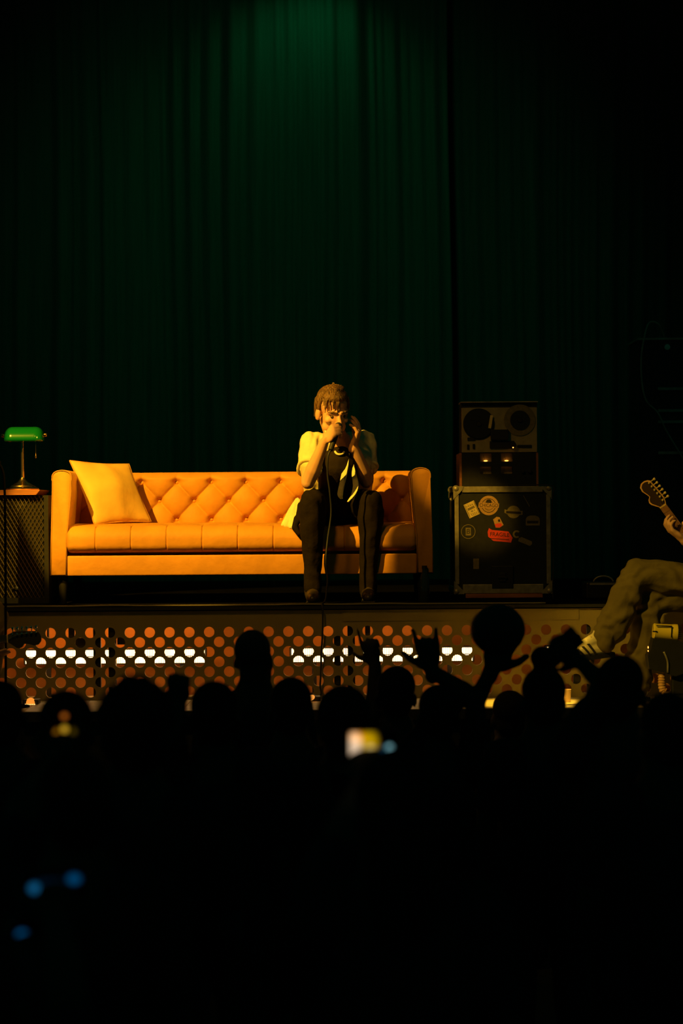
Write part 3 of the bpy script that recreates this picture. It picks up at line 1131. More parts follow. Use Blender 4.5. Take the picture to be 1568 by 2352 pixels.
for kx in (1200, 1216):
    c = P(kx, 1082, yr)
    obj('knob', MB().lathe([(0, 0), (0.011, 0), (0.010, 0.014), (0, 0.015)], (c.x, yr, c.z), (0, -1, 0), 18), M['black'], mu, 40)

tz0, tz1 = mz1, P(1145, 922, yr).z
tx0, tx1 = P(1059, 980, yr).x, P(1234, 980, yr).x
tr = thing('tape_recorder', ((tx0 + tx1) / 2, yr + 0.15, tz0), 'old beige reel to reel tape recorder standing on the meter unit', 'recorder')
zf = P(1145, 936, yr).z
obj('housing', MB().box2((tx0, yr + 0.016, tz0 + 0.001), (tx1, yr + 0.24, tz1 - 0.006)), M['laminate'], tr)
obj('lid_edge', MB().box2((tx0 - 0.003, yr - 0.01, tz1 - 0.006), (tx1 + 0.003, yr + 0.245, tz1)), M['alu'], tr)
obj('face_plate', MB().box2((tx0 + 0.002, yr, tz0 + 0.002), (tx1 - 0.002, yr + 0.0155, zf), 0.003), M['beige'], tr)
for (cx_, cy_, rr, full) in ((1099, 974, 36, True), (1193, 965, 36, False)):
    c = P(cx_, cy_, yr)
    k = (yr - CY) / F
    ro = thing('reel', (c.x, yr, c.z), None, None)
    bpy.data.objects.remove(ro)
    prf = [(0, 0.004), (rr * k, 0.004), (rr * k, 0.006), (0, 0.006)]
    ro = obj('reel', MB().lathe(prf, (c.x, yr, c.z), (0, -1, 0), 40), M['reel'] if full else M['paper_dim'], tr, 40)
    obj('tape_pack', MB().lathe([(0, 0.0055), ((33 if full else 22) * k, 0.0055), ((33 if full else 22) * k, 0.014), (0, 0.014)], (c.x, yr, c.z), (0, -1, 0), 36), M['reel'], ro, 40)
    obj('hub', MB().lathe([(0, 0.014), (6 * k, 0.014), (5 * k, 0.022), (0, 0.022)], (c.x, yr, c.z), (0, -1, 0), 18), M['black'], ro, 40)
    if full:
        q = P(1126, 969, yr)
        rt = Matrix.Rotation(R(10), 3, 'Y')
        obj('reel_label', MB().box((q.x, yr - 0.0155, q.z), (0.0155, 0.0012, 0.072), rt), M['paper'], ro)
pa, pb = P(1126, 987, yr), P(1167, 1011, yr)
obj('head_block', MB().box2((pa.x, yr - 0.03, pb.z), (pb.x, yr - 0.0005, pa.z), 0.004), M['black'], tr)
pa, pb = P(1124, 1013, yr), P(1181, 1030, yr)
obj('control_strip', MB().box2((pa.x, yr - 0.012, pb.z), (pb.x, yr - 0.0005, pa.z), 0.004), M['black'], tr)
c = P(1177, 1022, yr)
obj('knob', MB().lathe([(0, 0), (0.018, 0), (0.016, 0.02), (0, 0.021)], (c.x, yr - 0.0125, c.z), (0, -1, 0), 20), M['black'], tr, 40)
obj('pilot_lamp', MB().ell(P(1178, 1028, yr - 0.034), 0.0035, seg=10, rings=6), M['bulb'], tr, 180)
for (xa_, ya_, xb_, yb2) in ((1073, 1005, 1091, 1012), (1072, 1021, 1077, 1032), (1085, 1020, 1090, 1031), (1188, 1022, 1220, 1028)):
    pa, pb = P(xa_, ya_, yr), P(xb_, yb2, yr)
    obj('switch', MB().box2((pa.x, yr - 0.008, pb.z), (pb.x, yr - 0.0005, pa.z), 0.0015), M['black'], tr)
# cable draped over the case
pts = [P(1168, 1112, yr - 0.02), P(1205, 1114, 0.26), P(1255, 1113, 0.24), P(1272, 1120, 0.236), P(1269, 1140, 0.236), P(1266, 1200, 0.236), P(1267, 1255, 0.236),
       P(1271, 1290, 0.23), P(1269, 1340, 0.22)]
pts[0].z = pts[1].z = fz1 + 0.006
pts[2].z = fz1 + 0.006
pts.append(Vector((pts[-1].x, 0.21, DECK + 0.006)))
tag(obj('power_cable', MB().tube(catmull(pts, 6), 0.0035, 6), M['rubber'], None, 180), 'thin black cable draped over the right side of the flight case', 'cable')

# ------------------------------------------------------------------ amp stack at the right edge
ya = 1.5
ax0 = P(1464, 800, ya).x
amp = thing('equipment_rack', (ax0 + 0.35, ya + 0.25, DECK), 'tall dark equipment rack at the right edge behind the guitarist', 'rack')
zt_ = P(1500, 776, ya).z
obj('shell', MB().box2((ax0 + 0.01, ya + 0.02, DECK), (ax0 + 0.75, ya + 0.5, zt_ - 0.012)), M['laminate'], amp)
obj('top_board', MB().box2((ax0, ya, zt_ - 0.012), (ax0 + 0.76, ya + 0.5, zt_)), M['alu'], amp)
xi = P(1510, 900, ya).x
for pyy in (893, 943, 969, 1040):
    z = P(1530, pyy, ya).z
    obj('shelf', MB().box2((xi, ya - 0.01, z - 0.008), (ax0 + 0.74, ya + 0.019, z + 0.008)), M['alu'], amp)
c = P(1532, 797, ya)
obj('knob', MB().lathe([(0, 0), (0.02, 0), (0.017, 0.02), (0, 0.021)], (c.x, ya + 0.02, c.z), (0, -1, 0), 18), M['steel'], amp, 40)
pts = [P(1512, 745, ya - 0.03), P(1490, 742, ya - 0.04), P(1478, 780, ya - 0.05), P(1472, 825, ya - 0.05), P(1474, 880, ya - 0.05), P(1484, 921, ya - 0.05),
       P(1510, 948, ya - 0.06), P(1530, 990, ya - 0.06), P(1568, 1054, ya - 0.06), P(1600, 1120, ya - 0.05)]
pts.insert(0, Vector((pts[0].x + 0.05, ya + 0.08, zt_ + 0.006)))
tag(obj('patch_cable', MB().tube(catmull(pts, 6), 0.005, 6), M['alu'], None, 180), 'thin cable hanging down from the rack at the right edge', 'cable')

# low case behind the guitarist
yq = 0.35
qa, qb = P(1346, 1338, yq), P(1460, 1380, yq)
lc = thing('road_case', ((qa.x + qb.x) / 2, yq + 0.15, DECK), 'low black road case with arched handle behind the crossed legs', 'case')
obj('body', MB().box2((qa.x, yq, DECK), (qb.x, yq + 0.3, qa.z), 0.008), M['laminate'], lc)
obj('rim', MB().box2((qa.x + 0.02, yq - 0.004, qa.z - 0.014), (qb.x, yq + 0.002, qa.z - 0.002)), M['alu'], lc)
hc = P(1392, 1338, yq)
obj('handle', MB().tube([(hc.x + 0.055 * math.cos(R(an)), yq + 0.15, hc.z + 0.035 * math.sin(R(an)) - 0.004) for an in range(0, 181, 15)], 0.005, 8), M['alu'], lc, 180)

# ------------------------------------------------------------------ bottle by the sofa
yo = -0.02
c = P(975, 1380, yo)
bt = thing('water_bottle', (c.x, yo, DECK), 'dark glass bottle standing on the riser beside the sofa', 'bottle')
obj('glass', MB().lathe([(0.0, 0.0), (0.026, 0.0), (0.028, 0.006), (0.028, 0.11), (0.024, 0.135), (0.014, 0.16), (0.012, 0.178), (0, 0.178)], (c.x, yo, DECK), seg=24), M['glass_dark'], bt, 40)
obj('cap', MB().lathe([(0, 0.178), (0.014, 0.178), (0.014, 0.195), (0, 0.196)], (c.x, yo, DECK), seg=18), M['black'], bt, 40)

# cable lying along the riser edge
pts = []
for i in range(60):
    x = -1.9 + i * 0.05
    zz_ = DECK + 0.006 + 0.0035 * max(0, math.sin(x * 9) * math.sin(x * 4.3))
    pts.append((x, YF - 0.002 + 0.006 * math.sin(x * 5), zz_))
tag(obj('edge_cable', MB().tube(pts, 0.0055, 8), mat('grey_cable', (0.20, 0.17, 0.10), 0.4), None, 180), 'cable lying along the front edge of the riser', 'cable')

# ------------------------------------------------------------------ figures


def hand(mb, wr, D, N, side=1, curls=None, k=1.0, thumb=(0.55, 0.75, 0.35), tcurl=0.5, spread=0.0, seg=8):
    """palm, four fingers of unequal length and a thumb; D to the fingertips, N the way they curl"""
    wr = Vector(wr)
    D = Vector(D).normalized()
    N = Vector(N)
    N = (N - D * N.dot(D)).normalized()
    W = D.cross(N) * side
    curls = curls or [(0.25, 0.3, 0.2)] * 4
    rot = Matrix((W, N, D)).transposed()
    mb.ell(wr + D * 0.048 * k, (0.040 * k, 0.017 * k, 0.050 * k), rot)
    mb.cap(wr - D * 0.02 * k, 0.024 * k, wr + D * 0.03 * k, 0.022 * k, seg)
    offs = (0.032, 0.011, -0.011, -0.031)
    lens = (0.076, 0.084, 0.078, 0.060)
    for i in range(4):
        kn = wr + D * (0.090 - 0.004 * abs(i - 1)) * k + W * offs[i] * k
        mb.cap(wr + D * 0.03 * k + W * offs[i] * 0.6 * k, 0.014 * k, kn, 0.0115 * k, seg)
        a = 0.0
        p = kn
        sp = W * (offs[i] / 0.032) * spread
        r = 0.0100 * k
        for j, fr in enumerate((0.45, 0.30, 0.25)):
            a += curls[i][j]
            d = (D * math.cos(a) + N * math.sin(a) + sp).normalized()
            q = p + d * lens[i] * fr * k
            r2 = r * 0.9
            mb.cap(p, r, q, r2, seg)
            p, r = q, r2
    p = wr + D * 0.022 * k + W * 0.028 * k
    d = (D * thumb[0] + W * thumb[1] + N * thumb[2]).normalized()
    q = p + d * 0.046 * k
    mb.cap(wr + D * 0.015 * k, 0.018 * k, p, 0.015 * k, seg)
    mb.cap(p, 0.014 * k, q, 0.0115 * k, seg)
    d2 = (d * (1 - tcurl) + (N * 0.6 + D * 0.6) * tcurl).normalized()
    mb.cap(q, 0.0115 * k, q + d2 * 0.032 * k, 0.009 * k, seg)


def head(mb, M4, detail=True):
    """head built about its centre, face towards -y, then placed by M4"""
    t = MB()
    t.ell((0, 0.018, 0.036), (0.075, 0.094, 0.084), seg=24, rings=16)
    t.ell((0, -0.026, -0.028), (0.060, 0.066, 0.092), seg=24, rings=16)
    t.ell((0, -0.044, -0.088), (0.045, 0.044, 0.034), seg=20, rings=12)
    t.ell((0, -0.076, -0.106), (0.020, 0.018, 0.016))
    for s in (-1, 1):
        t.ell((s * 0.044, -0.060, -0.032), (0.022, 0.020, 0.018))
        t.cap((s * 0.014, -0.084, 0.011), 0.0095, (s * 0.048, -0.066, 0.009), 0.010)
        t.ell((s * 0.079, 0.008, -0.020), (0.010, 0.019, 0.033), Matrix.Rotation(s * -0.35, 3, 'Z'))
        t.ell((s * 0.010, -0.100, -0.046), 0.0085)
        t.ell((s * 0.040, -0.03, -0.075), (0.024, 0.034, 0.03))
    t.cap((0, -0.084, 0.004), 0.008, (0, -0.110, -0.040), 0.0115)
    t.cap((-0.018, -0.088, -0.070), 0.0065, (0.018, -0.088, -0.070), 0.0065)
    t.cap((-0.014, -0.087, -0.081), 0.007, (0.014, -0.087, -0.081), 0.007)
    mb.add([M4 @ Vector(v) for v in t.v], t.f)


def hair_locks(mb, M4, seed, n=120, fringe=True, grow=0.0, thick=1.0):
    rnd = random.Random(seed)
    t = MB()
    t.ell((0, 0.030, 0.046), (0.079 + grow, 0.094 + grow, 0.082 + grow), seg=20, rings=14)
    t.ell((0, 0.062, 0.0), (0.070 + grow, 0.060 + grow, 0.075))
    t.ell((0, -0.003, 0.082), (0.067 + grow, 0.075 + grow, 0.034), seg=20, rings=12)
    for i in range(n):
        az = rnd.uniform(-PI, PI)                   # 0 = towards the face
        start = Vector((0.012 + rnd.gauss(0, 0.014), 0.018 + rnd.gauss(0, 0.018), 0.0))
        front = math.cos(az)
        thin = 1.0
        if front > 0.35:
            low = rnd.uniform(0.094, 0.112)         # hairline height over the forehead
            if fringe and -1.1 < az < -0.1 and rnd.random() < 0.5:
                low, thin = rnd.uniform(0.005, 0.045), 0.5
            elif fringe and rnd.random() < 0.04:
                low, thin = rnd.uniform(0.02, 0.05), 0.5
        elif front > -0.2:
            low = rnd.uniform(-0.005, 0.03)
        else:
            low = rnd.uniform(-0.06, -0.02)
        pts, rad = [], []
        m = 6
        ztop = 0.112 + rnd.uniform(0, 0.012)
        for k in range(m + 1):
            u = k / m
            zz = ztop + (low - ztop) * (u ** 1.5)
            tt = max(-1, min(1, (zz - 0.036) / 0.092))
            rr = math.sqrt(max(0.0, 1 - max(0, tt) ** 2))
            puff = 1.04 + 0.07 * u * rnd.uniform(0.2, 1.0)
            p = Vector((math.sin(az) * 0.077 * rr * puff, -math.cos(az) * 0.096 * rr * puff + 0.018, zz))
            p = start.lerp(p, min(1, u * 1.6)) if u < 0.6 else p
            p.z = zz
            p.x += 0.007 * math.sin(2.5 * u + 4 * az) * u
            pts.append(p)
            rad.append((0.0105 * (1 - 0.78 * u ** 1.6)) * thin * thick + 0.0012)
        t.chain(pts, rad, 6)
    mb.add([M4 @ Vector(v) for v in t.v], t.f)


def placed(c, pitch=0.0, yaw=0.0, roll=0.0, s=1.0):
    return Matrix.Translation(c) @ (Matrix.Rotation(yaw, 4, 'Z') @ Matrix.Rotation(roll, 4, 'Y') @ Matrix.Rotation(pitch, 4, 'X')) @ Matrix.Scale(s, 4)


# ------------------------------------------------------------------ the singer
HC = P(764, 943, -0.06)
HM = placed(HC, R(20), R(22), R(-3), 1.02)
NB = P(777, 1018, 0.09)
RS2, LS2 = P(716, 1020, 0.07), P(836, 1018, 0.27)
RE, RW = P(707, 1108, -0.16), P(745, 1014, -0.24)
LE, LW = P(842, 1106, 0.12), P(812, 1024, -0.01)
PEL = P(776, 1160, 0.36)
CH = P(776, 1062, 0.14)
RH, LH = P(738, 1168, 0.33), P(816, 1168, 0.33)
RK, LK = P(716, 1152, -0.19), P(852, 1153, -0.02)
RA, LA = P(718, 1338, -0.14), P(845, 1342, 0.0)
sg = thing('person', (PEL.x, 0.0, DECK), 'singer in pale open shirt seated on the sofa, singing into a microphone, hand at ear', 'person')
mb = MB()
head(mb, HM)
mb.cap(HM @ Vector((0, 0.03, -0.06)), 0.056, NB, 0.060)
mb.chain([NB, CH, PEL], [0.075, 0.12, 0.12])
mb.cap(RS2, 0.058, LS2, 0.058)
mb.chain([RS2, RE.lerp(RS2, 0.45), RE], [0.052, 0.046, 0.037])
mb.chain([RE, RE.lerp(RW, 0.3), RW], [0.036, 0.041, 0.0245])
mb.chain([LS2, LE.lerp(LS2, 0.45), LE], [0.052, 0.046, 0.037])
mb.chain([LE, LE.lerp(LW, 0.3), LW], [0.036, 0.041, 0.025])
mb.chain([PEL, RH, RK], [0.10, 0.085, 0.05])
mb.chain([PEL, LH, LK], [0.10, 0.085, 0.05])
for K, A in ((RK, RA), (LK, LA)):
    mb.chain([K, K.lerp(A, 0.35), A], [0.048, 0.052, 0.034])
    mb.cap(A, 0.034, Vector((A.x, A.y - 0.02, DECK + 0.05)), 0.030)
# right hand closed round the microphone
MIC0, MIC1 = P(776, 983, -0.22), P(759, 1034, -0.28)
mdir = (MIC1 - MIC0).normalized()
hand(mb, RW, P(770, 984, -0.28) - RW, Vector((0.75, 0.62, -0.2)), 1, [(1.0, 1.15, 0.7), (1.0, 1.2, 0.75), (1.0, 1.2, 0.75), (0.95, 1.2, 0.8)], 0.98,
     thumb=(0.6, 0.3, 0.7), tcurl=0.6)
# left hand cupping the ear
hand(mb, LW, P(832, 964, -0.05) - LW, Vector((-0.95, 0.1, 0.45)), -1, [(0.55, 0.35, 0.15), (0.65, 0.3, 0.15), (0.7, 0.35, 0.2), (0.8, 0.4, 0.2)], 1.0,
     thumb=(0.7, 0.5, 0.55), tcurl=0.2, spread=0.08)
remesh('body', mb, M['skin'], sg, 0.0042, 3)
for s in (-1, 1):
    eo = MB().ell(HM @ Vector((s * 0.031, -0.073, -0.009)), 0.0115, seg=12, rings=8)
    obj('eye', eo, mat('eye_shaded', (0.07, 0.04, 0.025), 0.3) if s < 0 else bpy.data.materials['eye_shaded'], sg, 180)  # dark eyeball colour stands in for the shade in the sockets
    lid = MB().chain([HM @ Vector((s * 0.014, -0.0905, 0.014)), HM @ Vector((s * 0.034, -0.0845, 0.018)), HM @ Vector((s * 0.053, -0.070, 0.013))], [0.0050, 0.0055, 0.0035])
    obj('eyebrow', lid, M['hair'], sg, 180)
mb = MB()
hair_locks(mb, HM, 21, 330, thick=0.62)
remesh('hair', mb, M['hair'], sg, 0.0030, 1)

# pale overshirt: back, shoulders and rolled short sleeves
mb = MB()
mb.chain([NB + Vector((0, 0.03, -0.02)), CH + Vector((0, 0.02, 0)), PEL + Vector((0, 0.02, -0.01))], [0.085, 0.150, 0.150])
mb.cap(RS2, 0.066, NB + Vector((0, 0.02, -0.02)), 0.072)
mb.cap(LS2, 0.066, NB + Vector((0, 0.02, -0.02)), 0.072)
mb.cap(RS2 + Vector((0, 0, 0.002)), 0.070, RE.lerp(RS2, 0.42), 0.064)
mb.cap(LS2 + Vector((0, 0, 0.002)), 0.070, LE.lerp(LS2, 0.40), 0.064)
mb.cap(CH + Vector((-0.1, 0.0, 0)), 0.085, PEL + Vector((-0.11, 0.03, -0.01)), 0.08)
mb.cap(CH + Vector((0.1, 0.0, 0)), 0.085, PEL + Vector((0.11, 0.03, -0.01)), 0.08)
sho = remesh('shirt', mb, M['shirt'], sg, 0.006, 3, wr=[(0.0022, 75, (0.75, 0.3, 0.55)), (0.0018, 120, (0.9, 0.1, -0.35)), (0.0018, 48, (0.2, 0.4, 0.9))])
# rolled cuffs
for (S_, E_) in ((RS2, RE), (LS2, LE)):
    a0, a1 = E_.lerp(S_, 0.45), E_.lerp(S_, 0.36)
    d_ = (E_ - S_).normalized()
    x_, y_, _ = frame_from(d_)
    pts = [a1 + (x_ * math.cos(2 * PI * k / 24) + y_ * math.sin(2 * PI * k / 24)) * (0.060 + 0.003 * math.sin(k)) for k in range(25)]
    obj('cuff', MB().tube(pts, 0.011, 8), M['shirt'], sho, 180)
# dark shirt underneath, bulging forward through the open front
mb = MB()
mb.chain([NB + Vector((0.01, -0.035, -0.06)), CH + Vector((0.0, -0.095, -0.02)), PEL + Vector((0, -0.13, 0.02))], [0.055, 0.105, 0.112])
remesh('undershirt', mb, M['tee'], sg, 0.008, 4)


def ribbon(name, pts, wid, side, m, parent, t=0.004):
    """cloth strip with thickness along a path; side = direction of its width"""
    pts = catmull(pts, 6)
    n = len(pts)
    side = Vector(side).normalized()
    v_, f_ = [], []
    for i, p in enumerate(pts):
        wd = wid(i / (n - 1)) if callable(wid) else wid
        d = (pts[min(i + 1, n - 1)] - pts[max(i - 1, 0)]).normalized()
        nn = side.cross(d).normalized() * t
        v_ += [p - side * wd / 2 + nn, p + side * wd / 2 + nn, p + side * wd / 2 - nn, p - side * wd / 2 - nn]
    for i in range(n - 1):
        for k in range(4):
            k2 = (k + 1) % 4
            f_.append((i * 4 + k, i * 4 + k2, (i + 1) * 4 + k2, (i + 1) * 4 + k))
    f_ += [(0, 1, 2, 3), tuple(4 * (n - 1) + k for k in range(4))]
    return obj(name, MB().add(v_, f_), m, parent, 40)


ribbon('shirt_front', [P(797, 1042, 0.0), P(794, 1070, -0.04), P(788, 1100, -0.05), P(781, 1134, -0.06), P(784, 1146, -0.06)], lambda t: 0.030 * (1 - 0.6 * max(0, t - 0.75) * 4),
       (1, -0.5, 0), M['shirt'], sho)
ribbon('shirt_front', [P(809, 1060, 0.0), P(813, 1090, -0.035), P(817, 1115, -0.05), P(812, 1135, -0.055), P(799, 1153, -0.06)], lambda t: 0.008 + 0.024 * math.sin(PI * min(1, t * 1.0)) ,
       (1, -0.5, 0), M['shirt'], sho)
# collar on the lit side
v_ = [P(742, 966, -0.05), P(747, 1000, -0.10), P(757, 1007, -0.12), P(764, 1001, -0.13), P(762, 985, -0.10), P(754, 968, -0.07)]
fl = MB()
nn = Vector((-0.3, -0.9, 0.2)).normalized() * 0.006
fl.add([p + nn for p in v_] + [p - nn for p in v_], [tuple(range(6)), tuple(range(11, 5, -1))] + [(i, (i + 1) % 6, (i + 1) % 6 + 6, i + 6) for i in range(6)])
obj('collar', fl, M['shirt'], sho)
# pale arc at the neckline
pts = [P(769, 1037, -0.03), P(773, 1042, -0.045), P(780, 1044, -0.05), P(787, 1042, -0.045), P(790, 1038, -0.03)]
obj('neckband', MB().tube(catmull(pts, 4), 0.0058, 8), M['shirt'], sg, 180)
# shirt tail on the seat
v2, f2 = [], []
rowsT = [(P(683, 1148, 0.12), P(686, 1152, 0.05)), (P(668, 1170, 0.10), P(682, 1172, 0.02)), (P(657, 1192, 0.08), P(680, 1192, 0.0)), (P(650, 1206, 0.06), P(674, 1212, -0.01))]
mb = MB()
for i in range(len(rowsT) - 1):
    mb.cap(rowsT[i][0], 0.010, rowsT[i + 1][0], 0.010, 8)
    for q in range(5):
        a, c = rowsT[i][0].lerp(rowsT[i][1], q / 4), rowsT[i + 1][0].lerp(rowsT[i + 1][1], q / 4)
        a2 = rowsT[i][0].lerp(rowsT[i][1], min(1, (q + 1) / 4))
        bul = Vector((0, -0.012 * math.sin(q * 2.1), 0))
        mb.cap(a + bul, 0.014, c + bul, 0.014, 8)
remesh('shirt_tail', mb, M['shirt'], sho, 0.006, 3)

# trousers
mb = MB()
mb.ell(PEL + Vector((0, 0.0, -0.045)), (0.185, 0.16, 0.105))
for H_, K_, A_ in ((RH, RK, RA), (LH, LK, LA)):
    mb.chain([PEL + (H_ - PEL) * 0.9, H_, H_.lerp(K_, 0.5), K_], [0.11, 0.10, 0.088, 0.066])
    mb.chain([K_, K_.lerp(A_, 0.2), K_.lerp(A_, 0.5), K_.lerp(A_, 0.8), A_ + Vector((0, 0, -0.035))], [0.066, 0.069, 0.060, 0.048, 0.047])
    # drape hanging under the thigh
    mb.cap(H_.lerp(K_, 0.75) + Vector((0, 0, -0.02)), 0.078, K_ + Vector((0, 0.06, -0.06)), 0.062)
    # folds behind the knee
    for q in range(3):
        mb.cap(K_.lerp(A_, 0.05 + 0.07 * q) + Vector((-0.03, 0.02, 0)), 0.044, K_.lerp(A_, 0.10 + 0.07 * q) + Vector((0.03, 0.03, 0)), 0.042)
remesh('trousers', mb, M['trouser'], sg, 0.007, 3, wr=[(0.0025, 75, (0.97, 0.2, 0.08)), (0.001, 50, (0.3, 0.3, 0.9))])
# bag strap and pocket edge at the hip
mb = MB()
mb.chain([P(681, 1190, -0.02), P(677, 1212, -0.04), P(686, 1226, -0.05)], [0.016, 0.018, 0.014])
mb.chain([P(690, 1160, 0.02), P(686, 1195, -0.03)], [0.018, 0.020])
remesh('pocket_flap', mb, M['trouser'], sg, 0.006, 2)
# boots
for A_ in (RA, LA):
    mb = MB()
    g = Vector((A_.x, A_.y, DECK))
    mb.cap(A_ + Vector((0, 0.005, 0.0)), 0.046, g + Vector((0, 0.012, 0.052)), 0.045)
    mb.cap(g + Vector((0, 0.02, 0.046)), 0.040, g + Vector((0, -0.12, 0.040)), 0.036)
    mb.cap(g + Vector((0, -0.10, 0.038)), 0.036, g + Vector((0, -0.17, 0.030)), 0.024)
    bo = remesh('boot', mb, M['boot'], sg, 0.006, 3)
    obj('sole', MB().box2((g.x - 0.036, g.y - 0.19, DECK + 0.001), (g.x + 0.036, g.y - 0.03, DECK + 0.014), 0.005).box2(
        (g.x - 0.033, g.y + 0.0, DECK + 0.001), (g.x + 0.033, g.y + 0.06, DECK + 0.022), 0.005), M['rubber'], bo)

# tattoo marks on the lit upper arm and elbow, as thin ink lines on the skin
ta = MB()
ax_ = (RE - RS2).normalized()
x_, y_, _ = frame_from(ax_)
for (a0, a1, t0, t1, ph) in [(-2.6, -0.9, 0.62, 0.72, 0), (-2.4, -1.1, 0.70, 0.80, 1), (-2.6, -1.4, 0.78, 0.90, 2), (-1.9, -1.0, 0.80, 0.88, 3), (-2.3, -1.2, 0.88, 0.96, 4)]:
    pts = []
    for k in range(15):
        u = k / 14
        an = a0 + (a1 - a0) * u
        t = t0 + (t1 - t0) * (0.5 + 0.5 * math.sin(2 * PI * u + ph))
        r_ = 0.052 + (0.038 - 0.052) * t + 0.001
        pts.append(RS2.lerp(RE, t) + (x_ * math.cos(an) + y_ * math.sin(an)) * r_)
    ta.tube(pts, 0.0016, 5)
obj('tattoo', ta, mat('tattoo_ink', (0.22, 0.12, 0.07), 0.6), sg, 180)

# microphone and its cable
mk = thing('microphone', MIC1, 'black handheld microphone at the singer\'s mouth', 'microphone')
obj('handle', MB().lathe([(0.0, 0), (0.013, 0), (0.016, 0.11), (0.018, 0.125), (0.018, 0.13), (0, 0.13)], MIC1, -mdir, 18), M['rubber'], mk, 40)
obj('grille', MB().ell(MIC1 - mdir * 0.145, (0.022, 0.022, 0.024), seg=18, rings=12), M['micmesh'], mk, 180)
pts = [MIC1 - mdir * 0.003, P(753, 1050, -0.29), P(752, 1090, -0.28), P(757, 1130, -0.27), P(760, 1180, -0.25), P(752, 1240, -0.26), P(748, 1290, -0.30),
       P(752, 1330, -0.33), Vector((P(747, 1370, -0.36).x, -0.36, DECK + 0.03)), Vector((P(740, 1386, -0.39).x, YF - 0.022, DECK + 0.012)), P(741, 1405, YF - 0.032), P(741, 1440, YF - 0.030), P(738, 1500, YF - 0.03), P(735, 1570, YF - 0.035)]
pts.append(Vector((pts[-1].x - 0.02, YF - 0.06, STAGE + 0.012)))
pts.append(Vector((pts[-1].x - 0.25, YF - 0.20, STAGE + 0.006)))
tag(obj('microphone_cable', MB().tube(catmull(pts, 8), 0.0048, 8), M['rubber'], None, 180), 'black microphone cable hanging between the singer\'s knees down over the riser', 'cable')


